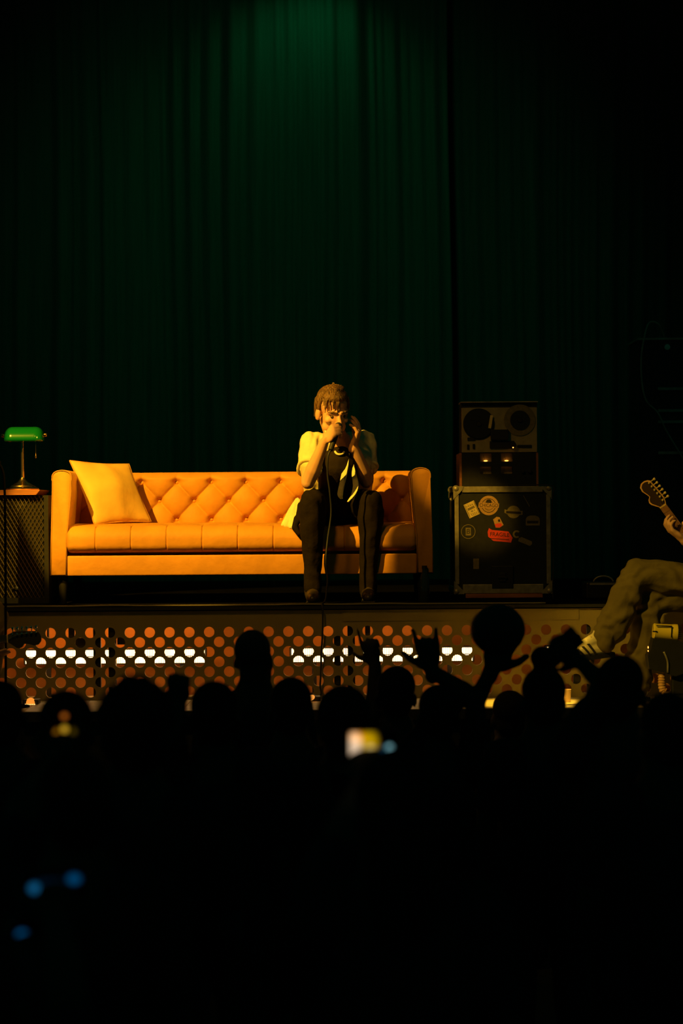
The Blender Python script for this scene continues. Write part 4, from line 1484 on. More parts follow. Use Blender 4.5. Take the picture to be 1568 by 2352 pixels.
# ------------------------------------------------------------------ guitars
def guitar(name, label, neck_dir, face_n, nut, scale, mats, sign=1):
    """headstock beyond the nut, neck and body behind it. neck_dir: from body to head; face_n: towards the player front"""
    d = Vector(neck_dir).normalized()
    n = Vector(face_n)
    n = (n - d * n.dot(d)).normalized()
    s = d.cross(n) * sign                    # tuner side
    nut = Vector(nut)
    g = thing(name, nut - d * 0.80 * scale, label, 'guitar')
    k = scale

    def pr(poly, o, t, m, nm, par, sm=None):
        return obj(nm, MB().prism([(a * k, b_ * k) for a, b_ in poly], d, s, n, o, t * k), m, par, sm)
    # neck with fretboard
    mbn = MB()
    v_, f_ = [], []
    nk = 10
    for i, (u, wd) in enumerate(((0.0, 0.021), (-0.2, 0.0235), (-0.46, 0.028))):
        for q in range(nk + 1):
            an = PI * q / nk
            v_.append(nut + d * u * k + s * wd * k * math.cos(an) - n * 0.020 * k * math.sin(an))
    for i in range(2):
        for q in range(nk):
            f_.append((i * (nk + 1) + q, i * (nk + 1) + q + 1, (i + 1) * (nk + 1) + q + 1, (i + 1) * (nk + 1) + q))
    f_ += [tuple(range(nk + 1)), tuple(2 * (nk + 1) + q for q in range(nk + 1)), (0, nk + 1, 2 * (nk + 1), 2 * (nk + 1) + nk, (nk + 1) + nk, nk)]
    nko = obj('neck', MB().add(v_, f_), mats['neck'], g, 40)
    fbo = pr([(0, -0.021), (0, 0.021), (-0.46, 0.028), (-0.46, -0.028)], nut + n * 0.0005, 0.005, mats['board'], 'fretboard', nko)
    for i in range(1, 20):
        u = -0.648 * (1 - 2 ** (-i / 12))
        wd = 0.021 + 0.007 * (-u / 0.46)
        if u > -0.455:
            obj('fret', MB().tube([nut + d * u * k - s * wd * k + n * 0.0056 * k, nut + d * u * k + s * wd * k + n * 0.0056 * k], 0.0012 * k, 6), M['silver'], fbo)
    obj('nut', MB().prism([(0, -0.021 * k), (0.005 * k, -0.021 * k), (0.005 * k, 0.021 * k), (0, 0.021 * k)], d, s, n, nut + n * 0.0005, 0.007 * k), M['paper'], nko)
    # six in line headstock
    hs = [(0.005, -0.021), (0.015, -0.028), (0.045, -0.052), (0.060, -0.056), (0.075, -0.050), (0.088, -0.034), (0.110, -0.040), (0.135, -0.050), (0.160, -0.046),
          (0.175, -0.030), (0.178, -0.010), (0.172, 0.010), (0.160, 0.024), (0.10, 0.030), (0.04, 0.034), (0.018, 0.026), (0.005, 0.021)]
    hd = pr(hs, nut - n * 0.016 * k, 0.014, mats['head'], 'headstock', nko, 30)
    if 'veneer' in mats:
        pr([(a * 0.94 + 0.004, b_ * 0.86) for a, b_ in hs], nut - n * 0.002 * k, 0.0012, mats['veneer'], 'headstock_face', hd)
    for i in range(6):
        u = 0.032 + 0.0245 * i
        e = 0.033 - 0.006 * (u / 0.17)
        c = nut + d * u * k + s * (e - 0.012) * k - n * 0.002 * k
        tn = obj('tuner', MB().lathe([(0, 0), (0.0055 * k, 0), (0.0055 * k, 0.010 * k), (0.004 * k, 0.016 * k), (0, 0.016 * k)], c, n, 12), mats.get('tuner', M['silver']), hd, 40)
        c2 = nut + d * u * k + s * (e - 0.004) * k - n * 0.012 * k
        obj('tuner_button', MB().tube([c2, c2 + s * 0.018 * k], 0.0028 * k, 8).lathe([(0, 0.016 * k), (0.005 * k, 0.017 * k), (0.0075 * k, 0.022 * k), (0.007 * k, 0.030 * k), (0, 0.032 * k)], c2, s, 10), mats.get('tuner', M['silver']), tn, 40)
    for i in range(6):
        o_ = (-0.016 + 0.0064 * i)
        u = 0.032 + 0.0245 * (i)
        obj('string', MB().tube([nut + d * u * k + s * 0.018 * k + n * 0.010 * k, nut + s * o_ * k + n * 0.008 * k, nut - d * 0.62 * k + s * o_ * 1.4 * k + n * 0.012 * k], 0.0005 * k, 4), M['silver'], g)
    # body
    body = [(-0.44, -0.05), (-0.40, -0.13), (-0.43, -0.165), (-0.50, -0.145), (-0.56, -0.125), (-0.64, -0.14), (-0.74, -0.175), (-0.82, -0.165), (-0.87, -0.11), (-0.885, -0.02),
            (-0.87, 0.09), (-0.82, 0.15), (-0.74, 0.165), (-0.64, 0.135), (-0.56, 0.12), (-0.50, 0.135), (-0.45, 0.15), (-0.43, 0.12), (-0.46, 0.06)]
    bd = pr(body, nut - n * 0.045 * k, 0.043, mats['body'], 'body', g, 30)
    pr([(-0.46, -0.04), (-0.56, -0.10), (-0.72, -0.13), (-0.78, -0.06), (-0.74, 0.03), (-0.60, 0.05), (-0.47, 0.03)], nut - n * 0.0018 * k, 0.002, M['paper'], 'pickguard', bd)
    for u in (-0.50, -0.56, -0.62):
        pr([(u - 0.009, -0.035), (u + 0.009, -0.035), (u + 0.009, 0.035), (u - 0.009, 0.035)], nut + n * 0.0004 * k, 0.005, M['black'], 'pickup', bd)
    pr([(-0.67, -0.04), (-0.635, -0.04), (-0.635, 0.04), (-0.67, 0.04)], nut + n * 0.0004 * k, 0.009, M['silver'], 'bridge', bd)
    return g


# right-hand guitarist: neck rises to the upper left
gd = P(1478, 1100, -0.95) - P(1556, 1206, -0.95)
nutp = P(1523, 1163, -0.95)
gmat = {'neck': M['maple'], 'board': M['rosewood'], 'head': M['maple'], 'body': M['red_body'], 'veneer': M['rosewood_dark'], 'tuner': M['tuner']}
guitar('electric_guitar', 'electric guitar with maple headstock rising at the right edge of the stage', gd, Vector((-0.35, -0.92, -0.15)), nutp, 0.88, gmat, 1)

pg = thing('person', (P(1640, 1600, -0.75).x, -0.72, STAGE), 'guitarist in khaki trousers and striped trainers sitting cross-legged at the right edge', 'person')
H1 = P(1650, 1345, -0.72)
K1, A1 = P(1462, 1318, -0.80), P(1392, 1462, -0.86)
K2, A2 = P(1492, 1374, -0.74), P(1462, 1575, -0.74)
HW = P(1572, 1240, -0.97)
HE = P(1665, 1315, -0.78)
SH = P(1690, 1130, -0.66)
mb = MB()
CHg = P(1690, 1180, -0.62)
hgm = placed(P(1668, 1010, -0.68), R(15), R(-50), 0, 1.0)
head(mb, hgm)
mb.cap(hgm @ Vector((0, 0.03, -0.06)), 0.055, CHg + Vector((0, 0, 0.16)), 0.06)
mb.chain([CHg + Vector((0, 0, 0.12)), CHg, H1 + Vector((0.02, 0.04, 0.02))], [0.10, 0.13, 0.13])
mb.chain([SH, HE], [0.06, 0.045])
mb.chain([HE, HE.lerp(HW, 0.35), HW], [0.042, 0.046, 0.028])
mb.chain([P(1760, 1130, -0.55), P(1800, 1250, -0.66), P(1740, 1330, -0.80)], [0.06, 0.045, 0.03])
hand(mb, P(1740, 1330, -0.80), Vector((-0.6, -0.2, -0.3)), Vector((0, 0.6, -0.5)), 1)
mb.chain([H1, K1, A1], [0.10, 0.055, 0.035])
mb.chain([H1 + Vector((0.03, 0.06, -0.03)), K2, A2], [0.10, 0.055, 0.035])
# fretting hand: thumb over the top edge, fingers from below
hand(mb, HW, P(1522, 1206, -0.975) - HW, Vector((0.45, 0.10, 0.85)), 1, [(0.35, 0.75, 0.5), (0.45, 0.8, 0.5), (0.55, 0.85, 0.5), (0.65, 0.9, 0.5)], 1.0, thumb=(0.30, 0.10, 0.95), tcurl=0.12)
remesh('body', mb, M['skin'], pg, 0.0055, 3)
mb = MB()
hair_locks(mb, hgm, 4, 60)
remesh('hair', mb, M['hair'], pg, 0.006, 1)
mb = MB()
mb.chain([CHg + Vector((0, 0, 0.10)), CHg, H1 + Vector((0.02, 0.05, 0.03))], [0.12, 0.16, 0.165])
mb.cap(SH, 0.08, SH.lerp(HE, 0.5), 0.07)
mb.cap(P(1760, 1130, -0.55), 0.08, P(1780, 1190, -0.6), 0.07)
remesh('shirt', mb, M['tee'], pg, 0.012, 3)
mb = MB()
mb.ell(H1 + Vector((0.02, 0.04, -0.02)), (0.17, 0.17, 0.12))
mb.chain([H1, H1.lerp(K1, 0.5), K1], [0.115, 0.094, 0.074])
mb.chain([K1, K1.lerp(A1, 0.3), K1.lerp(A1, 0.7), A1 + Vector((-0.0, 0, 0.0))], [0.076, 0.078, 0.080, 0.074])
H2 = H1 + Vector((0.03, 0.06, -0.045))
mb.chain([H2, H2.lerp(K2, 0.5), K2], [0.10, 0.088, 0.072])
mb.chain([K2, K2.lerp(A2, 0.3), K2.lerp(A2, 0.7), A2], [0.074, 0.080, 0.076, 0.070])
remesh('trousers', mb, M['khaki'], pg, 0.0065, 4, wr=[(0.0045, 62, (0.35, 0.1, 0.9)), (0.005, 38, (0.7, 0.2, 0.6)), (0.003, 95, (-0.3, 0.3, 0.9))])


def trainer(ank, d, up, parent, stripes=True):
    d = Vector(d).normalized()
    up = Vector(up)
    up = (up - d * up.dot(d)).normalized()
    sd = d.cross(up)
    mb = MB()
    o = Vector(ank)
    mb.cap(o + up * 0.02, 0.040, o - up * 0.04 - d * 0.02, 0.040)
    mb.cap(o - up * 0.045 - d * 0.025, 0.036, o - up * 0.045 + d * 0.10, 0.036)
    mb.cap(o - up * 0.045 + d * 0.10, 0.036, o - up * 0.053 + d * 0.185, 0.030)
    mb.cap(o - up * 0.0 + d * 0.03, 0.034, o - up * 0.045 + d * 0.15, 0.026)
    sh = remesh('trainer', mb, M['white_leather'], parent, 0.005, 3)
    sole = [(-0.065, 0.03), (-0.06, -0.03), (0.0, -0.033), (0.10, -0.040), (0.17, -0.036), (0.212, -0.012), (0.212, 0.012), (0.17, 0.036), (0.10, 0.040), (0.0, 0.033)]
    obj('sole', MB().prism(sole, d, sd, -up, o - up * 0.072, 0.022), M['rubber'], sh, 40)
    if stripes:
        for i in range(3):
            for s in (-1, 1):
                pts = []
                for k in range(6):
                    u = k / 5
                    c = o + d * (0.045 + 0.030 * i + 0.035 * (1 - u)) - up * (0.012 + 0.012 * i * (1 - u) * 0.8 + 0.056 * u)
                    r_ = 0.034 + 0.006 * math.sin(PI * u)
                    pts.append(c + sd * s * r_)
                ribbon('stripe', pts, 0.012, d, M['ink'], sh, 0.003)
    la = [o + d * 0.06 + up * 0.0, o + d * 0.09 - up * 0.01]
    for i in range(3):
        c = o + d * (0.055 + 0.02 * i) + up * (0.018 - 0.013 * i)
        obj('lace', MB().tube([c - sd * 0.022, c + up * 0.006, c + sd * 0.022], 0.003, 6), M['paper'], sh, 180)
    return sh


trainer(A1 + Vector((-0.03, 0, -0.012)), P(1290, 1476, -0.93) - P(1400, 1462, -0.86), Vector((0.1, 0.0, 1)), pg)
g2 = Vector((A2.x, A2.y, STAGE + 0.096))
trainer(g2, Vector((-0.9, -0.4, 0)), Z, pg)

# stool under the guitarist, out of the frame
stx = P(1665, 1450, -0.68)
sl = thing('stool', (stx.x, -0.66, STAGE), 'dark stool under the seated guitarist at the right edge', 'stool')
szt = H1.z - 0.135
obj('seat', MB().lathe([(0, szt - STAGE - 0.04), (0.17, szt - STAGE - 0.04), (0.18, szt - STAGE - 0.02), (0.17, szt - STAGE), (0, szt - STAGE)], (stx.x, -0.66, STAGE), seg=24), M['black'], sl, 40)
for k in range(4):
    an = PI / 4 + k * PI / 2
    obj('leg', MB().tube([(stx.x + 0.13 * math.cos(an), -0.66 + 0.13 * math.sin(an), szt - 0.04), (stx.x + 0.17 * math.cos(an), -0.66 + 0.17 * math.sin(an), STAGE)], 0.012, 8), M['black'], sl, 180)

# ------------------------------------------------------------------ moving head stage light with yellow can
ym = -0.92
c0, c1 = P(1499, 1450, ym), P(1556, 1453, ym)
ml = thing('stage_light', (P(1535, 1620, ym).x, ym, STAGE), 'black stage light with a yellow metal can on top, beside the crossed legs', 'stage light')
ax = (c1 - c0)
L_ = ax.length
obj('can', MB().lathe([(0, 0), (0.036, 0), (0.041, 0.006), (0.039, 0.016), (0.039, L_ * 0.75), (0.041, L_ * 0.82), (0.041, L_ * 0.97), (0.036, L_), (0, L_)], c0, ax, 32), M['yellow_can'], ml, 40)
obj('can_bracket', MB().tube([c0 + Vector((0.012, -0.041, 0.030)), c0 + Vector((L_ * 0.72, -0.0375, 0.026))], 0.0035, 6).tube(
    [c0 + Vector((L_ * 0.72, -0.0375, 0.026)), c0 + Vector((L_ * 0.71, -0.041, 0.0)), c0 + Vector((L_ * 0.70, -0.036, -0.028))], 0.0032, 6), M['black'], ml, 180)
obj('lock_pin', MB().tube([c0 + Vector((-0.006, -0.036, 0.002)), c0 + Vector((0.016, -0.042, 0.0))], 0.004, 6), M['black'], ml, 180)
for i in range(7):
    q = c1 + Vector((0.004, 0, 0.030 - 0.010 * i))
    obj('cooling_fin', MB().box(q + Vector((0.006, 0, 0)), (0.014, 0.06, 0.004)), M['laminate'], ml)
hb = P(1527, 1512, ym)
hp = [(1497, 1465), (1556, 1470), (1575, 1482), (1580, 1540), (1548, 1552), (1528, 1546), (1488, 1535), (1484, 1505), (1490, 1492)]
poly = [(P(a, c_, ym).x - hb.x, P(a, c_, ym).z - hb.z) for a, c_ in hp]
obj('lamp_head', MB().prism(poly, X, Z, Y, (hb.x, ym - 0.055, hb.z), 0.11), M['black'], ml)
obj('lens_rim', MB().tube(catmull([P(1524, 1497, ym - 0.06), P(1529, 1508, ym - 0.062), P(1533, 1522, ym - 0.062), P(1533, 1545, ym - 0.06)], 5), 0.005, 8), M['alu'], ml, 180)
hz = P(1530, 1550, ym).z
pts = [P(1519, 1547, ym - 0.02), P(1519, 1560, ym - 0.02), P(1519, 1572, ym - 0.02), P(1521, 1584, ym - 0.02), P(1526, 1588, ym - 0.02)]
cp = catmull(pts, 8)
obj('ribbed_hose', MB().tube(cp, [0.016 + 0.003 * (i % 4 < 2) for i in range(len(cp))], 12), M['maple'], ml, 40)
bx_, by_ = P(1550, 1600, ym).x, ym
obj('yoke_arm', MB().box2((bx_ - 0.018, ym - 0.02, STAGE + 0.05), (bx_ + 0.05, ym + 0.03, P(1550, 1540, ym).z), 0.006), M['black'], ml)
obj('base', MB().box2((bx_ - 0.09, ym - 0.10, STAGE), (bx_ + 0.12, ym + 0.10, STAGE + 0.05), 0.01), M['black'], ml)
sm_ = obj('status_leds', MB().ell(P(1488, 1487, ym - 0.058), (0.0022, 0.002, 0.006)).ell(P(1488, 1495, ym - 0.058), (0.002, 0.002, 0.004)), M['bulb'], ml, 180)

# ------------------------------------------------------------------ left-hand guitarist, only a sleeve and the headstock in view
lg = thing('person', (P(-190, 1600, -0.72).x, -0.68, STAGE), 'dim seated guitarist cut off by the left edge, only arm and hip showing', 'person')
mb = MB()
hx = P(-190, 1500, -0.7)
HL = Vector((hx.x, -0.60, STAGE + 0.50))
CL = Vector((hx.x - 0.02, -0.64, STAGE + 0.78))
hlm = placed(Vector((hx.x - 0.03, -0.70, STAGE + 1.10)), R(25), R(40), 0, 1.0)
head(mb, hlm)
mb.cap(hlm @ Vector((0, 0.03, -0.06)), 0.055, CL + Vector((0, 0, 0.14)), 0.06)
mb.chain([CL + Vector((0, 0, 0.12)), CL, HL], [0.10, 0.13, 0.13])
SLl = CL + Vector((0.10, -0.02, 0.13))
ELl = P(-4, 1418, -0.72)
WLl = P(-40, 1485, -0.90)
mb.chain([SLl, ELl], [0.055, 0.042])
mb.chain([ELl, WLl], [0.042, 0.027])
hand(mb, WLl, Vector((0.5, -0.3, -0.2)), Vector((0.2, 0.3, 0.9)), 1)
SRl = CL + Vector((-0.17, -0.02, 0.13))
mb.chain([SRl, SRl + Vector((-0.06, -0.05, -0.25)), SRl + Vector((0.02, -0.22, -0.38))], [0.055, 0.042, 0.027])
hand(mb, SRl + Vector((0.02, -0.22, -0.38)), Vector((0.6, -0.3, -0.2)), Vector((0.1, 0.6, -0.4)), -1)
for dx in (-0.02, -0.2):
    k_ = Vector((HL.x + dx, -0.95, STAGE + 0.50))
    mb.chain([HL + Vector((dx * 0.5, 0, 0)), k_, Vector((k_.x, -0.88, STAGE + 0.10))], [0.10, 0.055, 0.035])
    mb.cap(Vector((k_.x, -0.88, STAGE + 0.06)), 0.034, Vector((k_.x, -1.02, STAGE + 0.035)), 0.03)
remesh('body', mb, M['skin'], lg, 0.008, 3)
mb = MB()
hair_locks(mb, hlm, 5, 60)
remesh('hair', mb, M['hair'], lg, 0.007, 1)
mb = MB()
mb.chain([CL + Vector((0, 0, 0.11)), CL, HL], [0.12, 0.155, 0.155])
mb.chain([SLl, ELl, ELl.lerp(WLl, 0.7)], [0.07, 0.057, 0.045])
mb.chain([SRl, SRl + Vector((-0.06, -0.05, -0.25)), SRl + Vector((0.0, -0.16, -0.33))], [0.07, 0.055, 0.042])
mb.cap(P(-14, 1450, -0.66), 0.062, P(-18, 1540, -0.64), 0.05)
remesh('jacket', mb, M['khaki'], lg, 0.010, 3)
mb = MB()
mb.ell(HL + Vector((-0.05, 0, -0.03)), (0.20, 0.17, 0.12))
for dx in (-0.02, -0.2):
    k_ = Vector((HL.x + dx, -0.95, STAGE + 0.50))
    mb.chain([HL + Vector((dx * 0.5, 0, -0.01)), k_, Vector((k_.x, -0.88, STAGE + 0.08))], [0.11, 0.072, 0.055])
remesh('trousers', mb, M['trouser'], lg, 0.012, 3)
sl = thing('stool', (HL.x - 0.05, -0.64, STAGE), 'dark stool under the guitarist at the left edge', 'stool')
obj('seat', MB().lathe([(0, 0.335), (0.17, 0.335), (0.18, 0.355), (0.17, 0.375), (0, 0.375)], (HL.x - 0.05, -0.64, STAGE), seg=24), M['black'], sl, 40)
for k in range(4):
    an = PI / 4 + k * PI / 2
    obj('leg', MB().tube([(HL.x - 0.05 + 0.13 * math.cos(an), -0.64 + 0.13 * math.sin(an), STAGE + 0.335), (HL.x - 0.05 + 0.155 * math.cos(an), -0.64 + 0.155 * math.sin(an), STAGE)], 0.012, 8), M['black'], sl, 180)
dmat = {'neck': M['rubber'], 'board': M['rubber'], 'head': M['black'], 'body': M['black']}
guitar('electric_guitar', 'black guitar headstock pointing right at the left edge of the stage', P(86, 1461, -0.94) - P(20, 1468, -0.94), Vector((0.0, -0.9, 0.15)), P(16, 1467, -0.94), 0.95, dmat, -1)

# microphone stand beside the left guitarist
ymic = -0.80
ms = thing('microphone_stand', (P(13, 1600, ymic).x, ymic, STAGE), 'thin black microphone stand in front of the speaker cabinet at the left edge', 'stand')
obj('base', MB().lathe([(0, 0), (0.12, 0), (0.12, 0.008), (0.02, 0.02), (0, 0.02)], (P(13, 1600, ymic).x, ymic, STAGE), seg=24), M['matte'], ms, 40)
pts = [Vector((P(13, 1600, ymic).x, ymic, STAGE + 0.015)), P(13, 1400, ymic), P(12, 1200, ymic), P(10, 1110, ymic), P(6, 1080, ymic), P(-4, 1062, ymic)]
obj('pole', MB().tube(catmull(pts, 6), 0.0062, 8), M['matte'], ms, 180)
obj('clip', MB().cap(P(-4, 1062, ymic), 0.014, P(-22, 1048, ymic - 0.02), 0.016), M['matte'], ms, 180)

# ------------------------------------------------------------------ small lamps on the stage floor
def floor_lamp(px, py, y, lab, two=False):
    c = P(px, py, y)
    c.z = STAGE
    t = thing('floor_light', c, lab, 'stage light', None)
    hz_ = P(px, py, y).z
    obj('base', MB().box((c.x, y + 0.03, STAGE + 0.012), (0.08, 0.10, 0.024), None, 0.004), M['black'], t)
    obj('post', MB().box2((c.x - 0.01, y + 0.02, STAGE + 0.02), (c.x + 0.01, y + 0.04, hz_ + 0.02)), M['black'], t)
    return t, hz_


t, hz_ = floor_lamp(71, 1613, -0.62, 'small amber floor lamp with a ribbed lens low at the left')
c = P(71, 1614, -0.62)
obj('lens', MB().ell((c.x, -0.63, c.z), (0.026, 0.02, 0.026), seg=20, rings=12), emat('lens_amber', (1.0, 0.30, 0.03), 1.0), t, 180)
mb = MB()
for i in range(6):
    mb.box2((c.x - 0.026 + i * 0.0092, -0.655, c.z - 0.045), (c.x - 0.0215 + i * 0.0092, -0.645, c.z - 0.004))
obj('rib', mb, emat('rib_amber', (1.0, 0.50, 0.15), 2.2), t)
t, hz_ = floor_lamp(718, 1606, -0.55, 'pair of small glowing amber bulbs on the stage floor below the microphone cable')
for (px_, py_, ax_) in ((714, 1603, 0.5), (727, 1618, -0.4)):
    q = P(px_, py_, -0.58)
    obj('bulb', MB().ell(q, (0.021, 0.016, 0.014), Matrix.Rotation(-ax_, 3, 'Y'), seg=16, rings=10), emat('bulb_orange', (1.0, 0.34, 0.05), 1.0), t, 180)
t, hz_ = floor_lamp(402, 1622, -0.9, 'small dim amber floor lamp between two heads')
obj('bulb', MB().ell(P(402, 1624, -0.93), (0.014, 0.012, 0.012), seg=14, rings=8), emat('bulb_dim', (1.0, 0.30, 0.05), 0.35), t, 180)

# ------------------------------------------------------------------ the crowd
CROWD = 'people in the crowd'


def fan(cx, top, wpx, label, arms=(), style='short', shirt='crowd_a', seed=1, voxel=None, hmin=None, head_s=1.0):
    d = 0.170 * F / wpx * head_s
    y = CY + d
    T_ = P(cx, top, y)
    H = T_.z
    x0 = T_.x
    rnd = random.Random(seed)
    g = thing('person', (x0, y, 0), label, 'person', CROWD)
    mb = MB()
    hm = placed(Vector((x0, y, H - 0.128 * head_s)), R(rnd.uniform(-8, 4)), PI + R(rnd.uniform(-20, 20)), R(rnd.uniform(-4, 4)), head_s)
    head(mb, hm)
    zn = H - 0.275 * head_s
    k = max(0.8, H / 1.70)
    sh = 0.185 * k
    zs = H - 0.335
    zh = H * 0.53
    nb_ = Vector((x0, y, zn))
    mb.cap(hm @ Vector((0, 0.02, -0.05)), 0.056, nb_, 0.062)
    mb.chain([nb_, Vector((x0, y - 0.01, zs - 0.12)), Vector((x0, y, zh))], [0.085, 0.13, 0.135])
    for s in (-1, 1):
        S_ = Vector((x0 + s * sh, y, zs))
        mb.cap(nb_ + Vector((0, 0, -0.03)), 0.055, S_, 0.055)
        up = [a for a in arms if a['side'] == s]
        if up:
            a = up[0]
            E_ = P(a['e'][0], a['e'][1], y + a.get('ey', 0.10))
            W_ = P(a['w'][0], a['w'][1], y + a.get('wy', 0.15))
            mb.chain([S_, E_, W_], [0.052, 0.040, 0.027])
            tip = P(a['t'][0], a['t'][1], y + a.get('ty', 0.15))
            hand(mb, W_, tip - W_, a.get('n', (0, 1, 0)), a.get('hs', 1), a.get('curls'), a.get('k', 1.0), a.get('thumb', (0.55, 0.75, 0.35)), 0.4, a.get('spread', 0.0))
            a['S'], a['E'], a['W'] = S_, E_, W_
        else:
            E_ = S_ + Vector((s * 0.05, 0.02, -0.30 * k))
            W_ = E_ + Vector((-s * 0.02, 0.10, -0.25 * k))
            mb.chain([S_, E_, W_], [0.052, 0.040, 0.027])
            hand(mb, W_, Vector((0, 0.2, -1)), Vector((-s, 0.3, 0)), s)
        hp = Vector((x0 + s * 0.09, y, zh - 0.02))
        kn = Vector((x0 + s * 0.10, y + 0.02, zh * 0.54))
        an = Vector((x0 + s * 0.11, y - 0.02, 0.09))
        mb.chain([hp, kn, an], [0.095, 0.06, 0.04])
        mb.cap(an - Vector((0, 0, 0.045)), 0.036, Vector((an.x, y + 0.13, 0.035)), 0.032)
    body = remesh('body', mb, M['crowd_skin_unlit'], g, voxel or (0.008 if arms else 0.014), 2)
    # hair
    t = MB()
    if style == 'bald':
        pass
    else:
        gr = {'short': 0.0, 'bun': 0.004, 'long': 0.012, 'curly': 0.016}[style]
        hb_ = MB()
        hb_.ell((0, 0.026, 0.046), (0.080 + gr, 0.096 + gr, 0.083 + gr), seg=18, rings=12)
        hb_.ell((0, 0.050, -0.02), (0.070 + gr, 0.058 + gr, 0.070))
        if style == 'bun':
            hb_.ell((0, 0.035, 0.165), (0.048, 0.048, 0.045))
        if style == 'long':
            hb_.chain([(0, 0.06, -0.02), (0, 0.085, -0.16), (0, 0.09, -0.28)], [0.078, 0.075, 0.055])
        if style == 'curly':
            for q in range(40):
                v = Vector((rnd.gauss(0, 1), rnd.gauss(0, 1), rnd.gauss(0.5, 1))).normalized()
                hb_.ell((v.x * 0.085, 0.026 + v.y * 0.1, 0.046 + v.z * 0.088), 0.022, seg=8, rings=6)
        t.add([hm @ Vector(v) for v in hb_.v], hb_.f)
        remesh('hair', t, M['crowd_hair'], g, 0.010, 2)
    # clothes
    t = MB()
    t.chain([nb_ + Vector((0, 0, -0.05)), Vector((x0, y - 0.01, zs - 0.12)), Vector((x0, y, zh - 0.03))], [0.09, 0.155, 0.165])
    for s in (-1, 1):
        S_ = Vector((x0 + s * sh, y, zs))
        t.cap(nb_ + Vector((0, 0, -0.05)), 0.065, S_, 0.072)
        up = [a for a in arms if a['side'] == s]
        if up:
            t.chain([S_, S_.lerp(up[0]['E'], 0.6)], [0.072, 0.062])
        else:
            t.chain([S_, S_ + Vector((s * 0.035, 0.015, -0.2 * k))], [0.072, 0.062])
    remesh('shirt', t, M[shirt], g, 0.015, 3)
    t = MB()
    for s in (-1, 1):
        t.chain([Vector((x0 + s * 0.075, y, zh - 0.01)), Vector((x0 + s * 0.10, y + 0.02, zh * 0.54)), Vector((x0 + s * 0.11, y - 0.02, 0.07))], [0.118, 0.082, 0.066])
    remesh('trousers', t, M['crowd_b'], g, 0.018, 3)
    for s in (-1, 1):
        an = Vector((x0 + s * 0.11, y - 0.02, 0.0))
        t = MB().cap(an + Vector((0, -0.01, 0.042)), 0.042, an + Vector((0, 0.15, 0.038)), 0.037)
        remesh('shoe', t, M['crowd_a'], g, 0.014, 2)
    return g


FIST = [(1.2, 1.4, 0.8)] * 4
HORNS = [(0.45, 0.5, 0.3), (1.2, 1.4, 0.8), (1.2, 1.4, 0.8), (0.35, 0.4, 0.3)]
POINT = [(0.05, 0.05, 0.05), (1.1, 1.3, 0.8), (1.2, 1.4, 0.8), (1.2, 1.4, 0.8)]
HOLD = [(0.5, 0.7, 0.4)] * 4

fan(2, 1560, 118, 'dark crowd silhouette cut off by the left edge below the guitar headstock',
    arms=[dict(side=1, e=(90, 1800), w=(42, 1728), t=(32, 1690), ey=0.15, wy=0.33, ty=0.33, n=(0, 1, 0), curls=HOLD)], seed=11)
fan(152, 1582, 134, 'dark head in the crowd directly above the dim amber phone screen', seed=12)
fan(308, 1566, 158, 'broad dark head of a crowd member below the left light bar', seed=13, style='curly')
fan(490, 1560, 118, 'dark crowd silhouette just left of the tall bare head, beside a raised fist',
    arms=[dict(side=-1, e=(402, 1660), w=(410, 1622), t=(410, 1580), ey=-0.05, wy=0.0, ty=0.0, curls=FIST)], seed=14)
fan(583, 1441, 94, 'tallest close-cropped head in the crowd, left of the microphone cable', style='bald', seed=15)
fan(668, 1553, 104, 'dark crowd silhouette between the tall bare head and the microphone cable', seed=16)
fan(787, 1580, 116, 'dark rounded head in the crowd right of the microphone cable, above the bright phone', seed=17, style='long')
fan(908, 1527, 92, 'crowd member raising one hand with a pointing finger left of the horned hand',
    arms=[dict(side=-1, e=(858, 1640), w=(861, 1524), t=(838, 1450), ey=0.0, wy=0.05, ty=0.05, n=(0.3, 1, 0), hs=1, curls=POINT, thumb=(0.5, 0.8, 0.2))], seed=18)
fan(1003, 1572, 98, 'crowd member making a horns sign and holding up a dark ball',
    arms=[dict(side=-1, e=(1066, 1588), w=(990, 1540), t=(976, 1450), ey=0.05, wy=0.10, ty=0.10, n=(0, 1, 0), hs=1, curls=HORNS, spread=0.08, k=1.25),
          dict(side=1, e=(1092, 1612), w=(1128, 1540), t=(1142, 1505), ey=0.0, wy=0.05, ty=0.05, n=(0, 1, 0.2), hs=-1, curls=HOLD, spread=0.2, k=1.5)], seed=19)
fan(1246, 1533, 104, 'crowd member with hair tied in a top knot, under the striped trainer', style='bun', seed=20)
fan(1168, 1583, 86, 'small dark head in the crowd below the held-up ball', seed=21)
fan(1424, 1503, 118, 'crowd member with one arm stretched up to film, right of the top knot',
    arms=[dict(side=-1, e=(1385, 1572), w=(1335, 1522), t=(1285, 1490), ey=0.02, wy=0.10, ty=0.12, n=(0.2, 1, 0.2), hs=1, curls=HOLD)], seed=22)
fan(1527, 1589, 135, 'dark crowd silhouette in the right corner below the stage light', seed=23)
